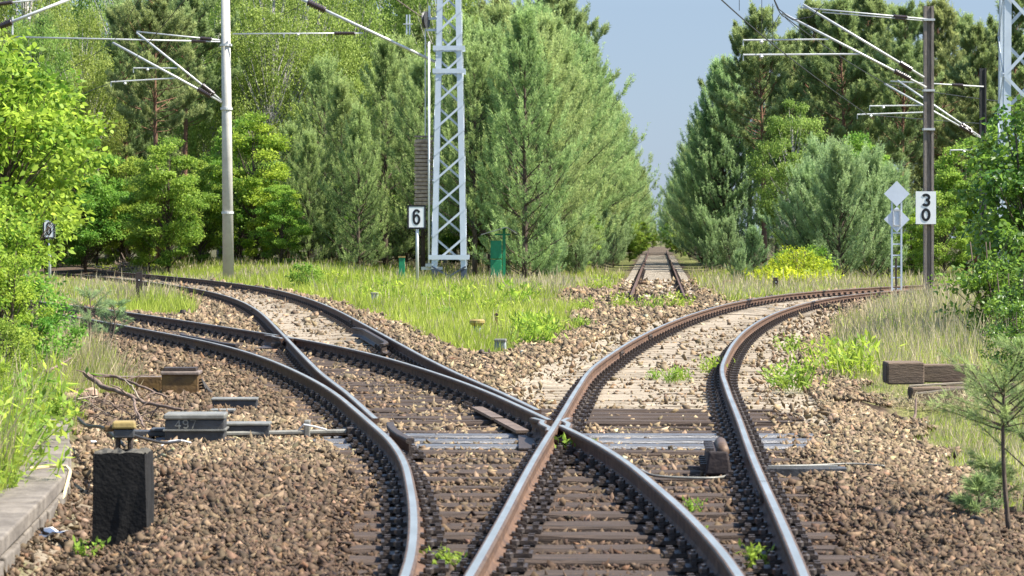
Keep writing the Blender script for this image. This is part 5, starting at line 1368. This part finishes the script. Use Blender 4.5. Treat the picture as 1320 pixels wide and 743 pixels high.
def bush_with_gap(seed, x, y, sc, label, target, rad, bare=.3):
    """a bush whose leaves leave a small open gap on the line from the track to the number sign"""
    tr, bark, me = leafy(seed, 3.9, 1.4, **dict(NBK, bare=bare)); z = float(gz(x, y)) - .06; n = len(LEAF)
    V = np.empty(len(me.vertices) * 3, np.float32); me.vertices.foreach_get('co', V); V = V.reshape(-1, n, 3); C = V.mean(1) * sc + np.array([x, y, z])
    T = np.empty(len(me.vertices) * 4, np.float32); me.color_attributes['tint'].data.foreach_get('color', T); T = T.reshape(-1, n, 4)[:, 0, 0]
    a = np.array([0, 0, CAMZ]); d = nrm(np.array(target) - a); w = C - a; dist = np.linalg.norm(w - (w @ d)[:, None] * d, axis=1)
    k = dist > rad * np.random.default_rng(seed).uniform(.6, 1.25, len(dist)); m2 = npmesh('crown', V[k].reshape(-1, 3), n, M['leaf_yellow'], T[k])
    t = thing('leafy_bush', label, 'bush', (x, y, z)); t.scale = (sc, sc, sc); tr.build('trunk', M[bark], t, smooth=True); link('crown', m2, t)


sg = at(63, 297, 97)
bush_with_gap(71, -6.35, 34.5, 1.0, 'tall sunlit yellow green bush at the left edge', sg, .17)
bush_with_gap(75, -7.15, 38.5, 1.06, 'second sunlit bush behind the tall one at the left edge', sg, .2)
bush_with_gap(76, -5.9, 30.5, .60, 'lower sunlit bush leaning over the left bank', sg, .14, .05)
plant(NB, -5.15, 28.2, .40, 'bright leafy shoots on the left bank behind the root tangle', None, 2.2)
plant(NB2, -5.3, 31.5, .45, 'green leafy shoots at the foot of the tall sunlit bush', None, 4.0)
plant(NB2, -4.02, 21.6, .17, 'small broad leaved shoots on the bank beside the kerb', None, 1.7)
plant(NB, -4.35, 23.8, .15, 'yellow green shoots on the bank at the far end of the kerb', None, 2.9)
plant(NB2, -4.75, 26.6, .30, 'leafy undergrowth at the near end of the left bank', None, 3.0)
plant(ND, 8.05, 43.5, 1.0, 'dark glossy leafy bush at the right edge', None, .4)
plant(ND, 8.75, 47.0, 1.02, 'second glossy bush behind the one at the right edge', None, 2.4)
plant(ND2, 7.0, 41.0, .82, 'low branches of glossy leaves right of the dry grass', None, 1.4)
plant(ND2, 6.55, 36.5, .62, 'low glossy bush behind the stacked timbers', None, 2.0)
plant(ND2, 5.9, 32.8, .42, 'small leafy bush at the right end of the stacked timbers', None, 3.5)
plant(SH, float(at(393, 0, 86).x), 86, .95, 'small fresh green shrub at the left end of the grass triangle')

# small pines near the camera
def sapling(px, py, Y, H, label, seed, m='pine', leanx=0.0, rad=.34, lower=.3):
    g = np.random.default_rng(seed); o = at(px, py, Y); o.z = float(gz(o.x, Y)) - .02
    t = thing('pine_sapling', label, 'sapling', o); tr = MB(); P = []; D = []; T = []
    ax = lambda s: V3(leanx * math.sin(s * 2.4), .03 * s, H * s)
    tr.tube([ax(s) for s in np.linspace(0, 1, 8)], [.014 * H + .004 - .010 * H * s for s in np.linspace(0, 1, 8)], 7)
    for i in range(int(14 + 14 * H)):
        s = g.uniform(lower, .98); az = g.uniform(0, 6.28); L = rad * (1.1 - .6 * s) * g.uniform(.6, 1.2); h = V3(math.cos(az), math.sin(az), g.uniform(.15, .9))
        a = ax(s); tr.tube([a, a + h * L * .5, a + h * L], [.006, .004, .003], 4, caps=False)
        for q in np.linspace(.35, 1, 7): P.append(a + h * L * q); D.append(h); T.append(q * g.uniform(.5, 1))
    for q in range(5): P.append(ax(.9 + .02 * q)); D.append(V3(0, 0, 1)); T.append(.8)
    P, D, T = np.array(P), nrm(np.array(D)), np.array(T); k = 16
    Pb = np.repeat(P, k, 0) + g.normal(0, .008, (len(P) * k, 3)); Db = nrm(np.repeat(D, k, 0) + g.normal(0, .5, Pb.shape))
    tr.build('trunk', M['bark'], t, smooth=True)
    link('crown', npmesh('crown', leaves(Pb, Db, g.normal(size=Pb.shape), .075 * g.uniform(.6, 1.2, len(Pb)), .0045), 4, M[m], np.clip(np.repeat(T, k), 0, 1)), t)
sapling(1302, 666, 17.3, .98, 'slender pine sapling with a curved dark stem at the right edge', 1, 'pine', -.04, .52, .68)
sapling(1322, 640, 18.6, 1.15, 'pine sapling cut by the right edge', 5, 'pine', .02, .40, .3)
sapling(1260, 652, 17.9, .26, 'stunted dark pine seedling left of the slender sapling', 2, 'pine_dark', .02, .16, .3)
sapling(1282, 640, 18.6, .38, 'low dark pine seedling behind the slender sapling', 7, 'pine_dark', -.02, .2, .3)
sapling(112, 444, 42, .95, 'thin grey green pine sapling on the bank left of the tracks', 3, 'pine_blue', .05, .42, .2)
sapling(138, 436, 44, .75, 'thin sapling beside the rail end left of the tracks', 4, 'pine_blue', .12, .30, .3)
sapling(90, 452, 39, .55, 'low sapling under the sunlit bush', 6, 'pine_blue', -.04, .32, .2)

for (px, Y, sc, lb, pr) in ((990, 99, .72, 'leftmost low yellow flowering bush', BR), (1010, 98, 1.02, 'left of the taller yellow flowering bushes', BR), (1034, 97, 1.22, 'middle and tallest of the bright yellow bushes', BR), (1056, 99, .95, 'right of the taller yellow flowering bushes', BR), (1070, 100, .62, 'rightmost low yellow flowering bush', BR),
                            (1046, 101, 1.5, 'green leafy shrub behind the yellow bushes', SH), (1016, 101, 1.35, 'smaller green shrub behind the yellow bushes on the left', SH)):
    plant(pr, (px - CX) * Y / FPX, Y, sc, lb)
for i in range(34):
    px = -10 + i * 23 + random.uniform(-7, 7); Y = random.uniform(127, 136)
    plant(LM[i % 2], (px - CX) * Y / FPX, Y, random.uniform(.36, .56), 'shaded undergrowth bush under the forest edge', 'undergrowth under the forest edge')

# brushwood heap at the far left
g_ = np.random.default_rng(9); o = at(166, 340, 119); o.z = float(gz(o.x, 119)); heap = thing('brushwood_heap', 'heap of dead brushwood at the forest edge far left', 'brushwood', o)
for i in range(60):
    mb = MB(); p = Vector((g_.normal(0, .75), g_.normal(0, .5), abs(g_.normal(0, .26)))); d = Vector((g_.normal(0, 1), g_.normal(0, .6), g_.normal(0, .4))).normalized() * g_.uniform(.3, .8)
    mb.tube([p, p + d], [.03, .012], 5, caps=False); q = p + d * .4; mb.tube([q, q + Vector((d.z, d.y, d.x)) * .6], [.018, .008], 4, caps=False); mb.build('twig', M['brush'], heap)

# ------------------------------------------------------------------ grass (beyond counting) and single weeds
def build_grass():
    g = np.random.default_rng(17); out = {'grass': [], 'straw': []}
    for (y0, y1, dens) in ((13.5, 20, 1500), (20, 30, 850), (30, 48, 420), (48, 75, 210), (75, 105, 110), (105, 128, 60)):
        n = int((y1 - y0) * (.37 * (y0 + y1) / 2 + .6) * dens); Y = g.uniform(y0, y1, n); X = g.uniform(-1, 1, n) * (.186 * Y + .3)
        b, d1, d2, d3, df = fields(X, Y); clump = fbm(X, Y, 1.3, 61)
        keep = (b < .5) & (g.random(n) < .25 + 1.1 * clump)
        kk = kerbx(np.clip(Y, 12.5, 24.6)); keep &= ~((X > kk - .24 - .12 * vnoise(X, Y, 3, 8)) & (X < kk) & (Y < 24.8))
        keep &= ~((X > kk - .28) & (X < kk + .9) & (Y < 27) & (Y > 24.2) & (g.random(n) < .7))
        keep &= ~((X > 3.7) & (X < 5.6) & (Y > 27.8) & (Y < 31.6) & (g.random(n) < .75))
        X, Y, clump, d1, d2, d3, df = [q[keep] for q in (X, Y, clump, d1, d2, d3, df)]; n = len(X)
        h = .20 + .26 * clump
        tri = (d3 < 0) & (d2 > 0) & (Y > 38); h = np.where(tri, .10 + .20 * clump + .26 * sst(Y, 58, 100), h)
        rb = (d3 > 0) & (Y > 28); h = np.where(rb, (.05 + .36 * sst(Y, 31.5, 36)) * (.45 + .6 * clump), h)
        h = np.where((d3 > 0) & (Y < 30), .05 + .09 * clump, h)
        h = np.where((d1 < 0) & (Y < 32), .12 + .26 * clump, h)
        h = np.where(Y > 112, h * .7, np.where(Y > 80, h * .66, h))
        edge = np.minimum(np.abs(d1), np.abs(d3)); h = h * (.6 + .4 * sst(edge, 2.2, 3.2))
        dry = sst(fbm(X, Y, .28, 77), .42, .62) * .55
        dry = np.where(tri, .05 + .5 * sst(Y, 72, 92) * sst(X, -2.0, 1.0), dry); dry = np.where(rb & (Y < 75), .34 + .35 * fbm(X, Y, .5, 79), dry); dry = np.where((d3 > 0) & (Y < 30), .45, dry)
        dry = np.where((d1 < 0) & (Y < 32), .10 + .55 * sst(fbm(X, Y, .9, 88), .45, .6), dry)
        is_dry = g.random(n) < dry
        Z = gz(X, Y) - .01; P = np.stack([X, Y, Z], 1)
        lean = g.normal(0, .32, (n, 3)); lean[:, 2] = 1; L = h * np.clip(g.lognormal(-.12, .4, n), .3, 2.0); W = np.maximum(.006, Y * .00020) * g.uniform(.7, 1.3, n)
        N = np.stack([g.normal(0, .5, n), -np.ones(n), np.zeros(n)], 1)
        for key, sel in (('grass', ~is_dry), ('straw', is_dry)):
            if not sel.any(): continue
            LL = L[sel] * (1.25 if key == 'straw' else 1.0); shp = KITE if key == 'grass' else np.array([(0, .12), (.72, .5), (1, 0), (.72, -.5)])
            v = leaves(P[sel], lean[sel], N[sel], LL, W[sel] * (1.0 if key == 'grass' else .9), shp); out[key].append((v, np.clip(-.1 + 1.3 * fbm(X[sel], Y[sel], .6, 93) + g.normal(0, .2, sel.sum()), 0, 1)))
    for key, lab in (('grass', 'yellow green grass covering the banks and the triangle between the tracks'), ('straw', 'dry straw coloured grass standing among the green')):
        V = np.concatenate([a for a, _ in out[key]]); T = np.concatenate([b for _, b in out[key]]); print(key, len(T))
        tag(link('grass' if key == 'grass' else 'dry_grass', npmesh(key, V, 4, M[key], T)), lab, 'grass', kind='stuff')


build_grass()


def weed_mesh(seed, n, H, spread, w, m):
    g = np.random.default_rng(seed); P = g.normal(0, spread, (n, 3)); P[:, 2] = 0
    D = np.stack([g.normal(0, .5, n), g.normal(0, .5, n), np.ones(n)], 1); st = leaves(P, D, g.normal(size=(n, 3)), H * g.uniform(.5, 1.1, n), w)
    k = 5; Q = np.repeat(P, k, 0) + np.repeat(nrm(D), k, 0) * (H * g.uniform(.2, .95, (n * k, 1))); lf = leaves(Q, g.normal(0, 1, (n * k, 3)) + V3(0, 0, .3), g.normal(0, .4, (n * k, 3)) + V3(0, 0, 1), H * .28 * g.uniform(.6, 1.2, n * k), w * 1.8)
    V = np.concatenate([st, lf]); return npmesh('weed', V, 4, M[m], np.clip(g.uniform(.1, 1, len(V) // 4), 0, 1))


WD = [weed_mesh(1, 16, .22, .05, .016, 'weed'), weed_mesh(2, 30, .38, .10, .018, 'weed'), weed_mesh(3, 40, .5, .16, .02, 'leaf_yellow'), weed_mesh(4, 60, .62, .22, .03, 'broom')]
DT = weed_mesh(6, 26, .40, .09, .010, 'straw')
def weed(px, py, k, sc, label, z=None, name='weed', group=None):
    Y = FPX * (CAMZ + .04) / (py - HZ); X = (px - CX) * Y / FPX; o = link(name, WD[k], None, (X, Y, float(gz(X, Y))), random.uniform(0, 6)); o.scale = (sc, sc, sc); tag(o, label, 'weed', group)
weed(745, 592, 0, .95, 'fresh green weed growing in the crossing nose')
weed(893, 664, 0, .55, 'small green weed left of the rightmost rail')
weed(905, 684, 0, .3, 'tiny weed just below the small one at the right rail')
weed(975, 735, 0, .75, 'weed at the bottom edge by the rightmost rail')
weed(572, 735, 0, .65, 'pale weed at the bottom edge between the left rails')
weed(588, 738, 0, .5, 'yellowish weed at the bottom edge beside the pale one')
weed(110, 703, 0, .7, 'small weed at the left foot of the concrete stump')
weed(14, 668, 0, .6, 'weed growing on the near kerb slab')
for (px, py, k, sc, lb) in ((1012, 502, 1, .9, 'clump of weeds on the ballast right of the curve'), (1030, 506, 1, 1.1, 'taller clump of weeds on the ballast right of the curve'), (1020, 455, 1, .8, 'dry weeds above the clump right of the curve'),
                            (868, 494, 1, .62, 'weeds in the middle of the sandy right hand track'), (845, 490, 1, .4, 'small weed left of those in the sandy track'), (880, 490, 1, .45, 'weed at the right in the middle of the sandy track'), (917, 482, 2, .5, 'yellow weed against the inside of the right rail'),
                            (1080, 482, 2, 1.0, 'fresh green plant at the edge of the dry grass'), (1105, 488, 2, 1.1, 'second green plant at the edge of the dry grass'), (800, 398, 2, .9, 'weeds in front of the disused track on the left'), (842, 400, 2, .8, 'weeds in front of the middle of the disused track'), (872, 398, 2, .9, 'weeds in front of the disused track on the right'), (757, 402, 2, .7, 'low weeds left of the disused track end'),
                            (752, 425, 1, .8, 'weed on the ballast right of the grass triangle'), (776, 372, 2, 1.1, 'yellow green weed left of the disused track'), (690, 446, 2, 1.1, 'green weed at the right corner of the grass triangle'), (1140, 428, 1, 1.1, 'weeds on the ballast below the far right curve'), (1112, 470, 1, 1.0, 'grass clump left of the stacked timbers'), (1150, 398, 1, 1.0, 'dry clump near the connection box')):
    weed(px, py, k, sc, lb)
for i, (px, py, sc) in enumerate(((668, 428, .85), (684, 434, 1.05), (700, 430, .95), (692, 442, .8), (660, 418, .7))):
    weed(px, py, 2, sc * .9, 'yellow flowering weed at the right of the grass triangle', name='yellow_weed', group='yellow weeds in the grass triangle')
print('objects', len(bpy.data.objects))

for i, (x, Y, k, sc) in enumerate(((-3.25, 17.2, 1, .8), (-3.35, 18.2, 2, .7), (-3.4, 19.2, 1, .9), (-3.6, 20.3, 1, 1.0), (-3.75, 20.9, 2, .8), (-3.7, 21.6, 1, .8), (-4.0, 22.4, 1, 1.1), (-4.1, 23.2, 2, .8), (-4.2, 24.0, 1, 1.0), (-4.35, 25.0, 1, 1.2), (-4.6, 26.0, 2, 1.0), (-4.2, 25.6, 1, .8), (-3.9, 24.4, 1, .7))):
    o = link('leafy_weed', WD[k], None, (x, Y, float(gz(x, Y)) - .01), random.uniform(0, 6)); o.scale = (sc * 1.3, sc * 1.3, sc * .9)
    tag(o, 'leafy weed among the grass on the left bank', 'weed', 'weeds on the left bank')

for i, (px, Y, sc) in enumerate(((1150, 30.4, .6), (1166, 30.2, .45), (1185, 30.0, .5), (1205, 30.0, .6), (1222, 29.9, .4), (1240, 30.0, .5), (1256, 30.1, .7), (1178, 30.3, .35), (1232, 30.2, .4))):
    x = (px - CX) * Y / FPX; o = link('dry_tuft', DT, None, (x, Y, float(gz(x, Y)) - .02), random.uniform(0, 6)); o.scale = (sc, sc, sc); tag(o, 'dry grass tuft in front of the stacked timbers', 'grass tuft', 'dry tufts by the stacked timbers')

for i in range(26):
    Y = random.uniform(46, 96); k = random.random(); lo, hi = float(T2.c(Y)) + 3.0, min(float(T3.c(Y)) - 3.6, float(fc(Y)) - 3.4)
    x = lo + (hi - lo) * k
    if abs(x / Y * FPX + CX - 622) < 45 and Y < 62: continue
    o = link('tall_weed', WD[(1, 2, 1, 5)[i % 4] if i % 4 != 3 else 1], None, (x, Y, float(gz(x, Y)) - .01), random.uniform(0, 6)); s_ = random.uniform(.8, 1.5); o.scale = (s_, s_, s_ * random.uniform(.7, 1.1))
    tag(o, 'tall leafy weed standing in the grass triangle', 'weed', 'tall weeds in the grass triangle')

for i in range(7):
    px = 992 + i * 10 + random.uniform(-4, 4); Y = random.uniform(94.5, 98); x = (px - CX) * Y / FPX
    o = link('yellow_weed', WD[3], None, (x, Y, float(gz(x, Y)) - .02), random.uniform(0, 6)); s_ = random.uniform(.8, 1.3); o.scale = (s_ * 1.1, s_ * 1.1, s_)
    tag(o, 'yellow flowering stems in front of the yellow bushes', 'weed', 'yellow stems by the yellow bushes')
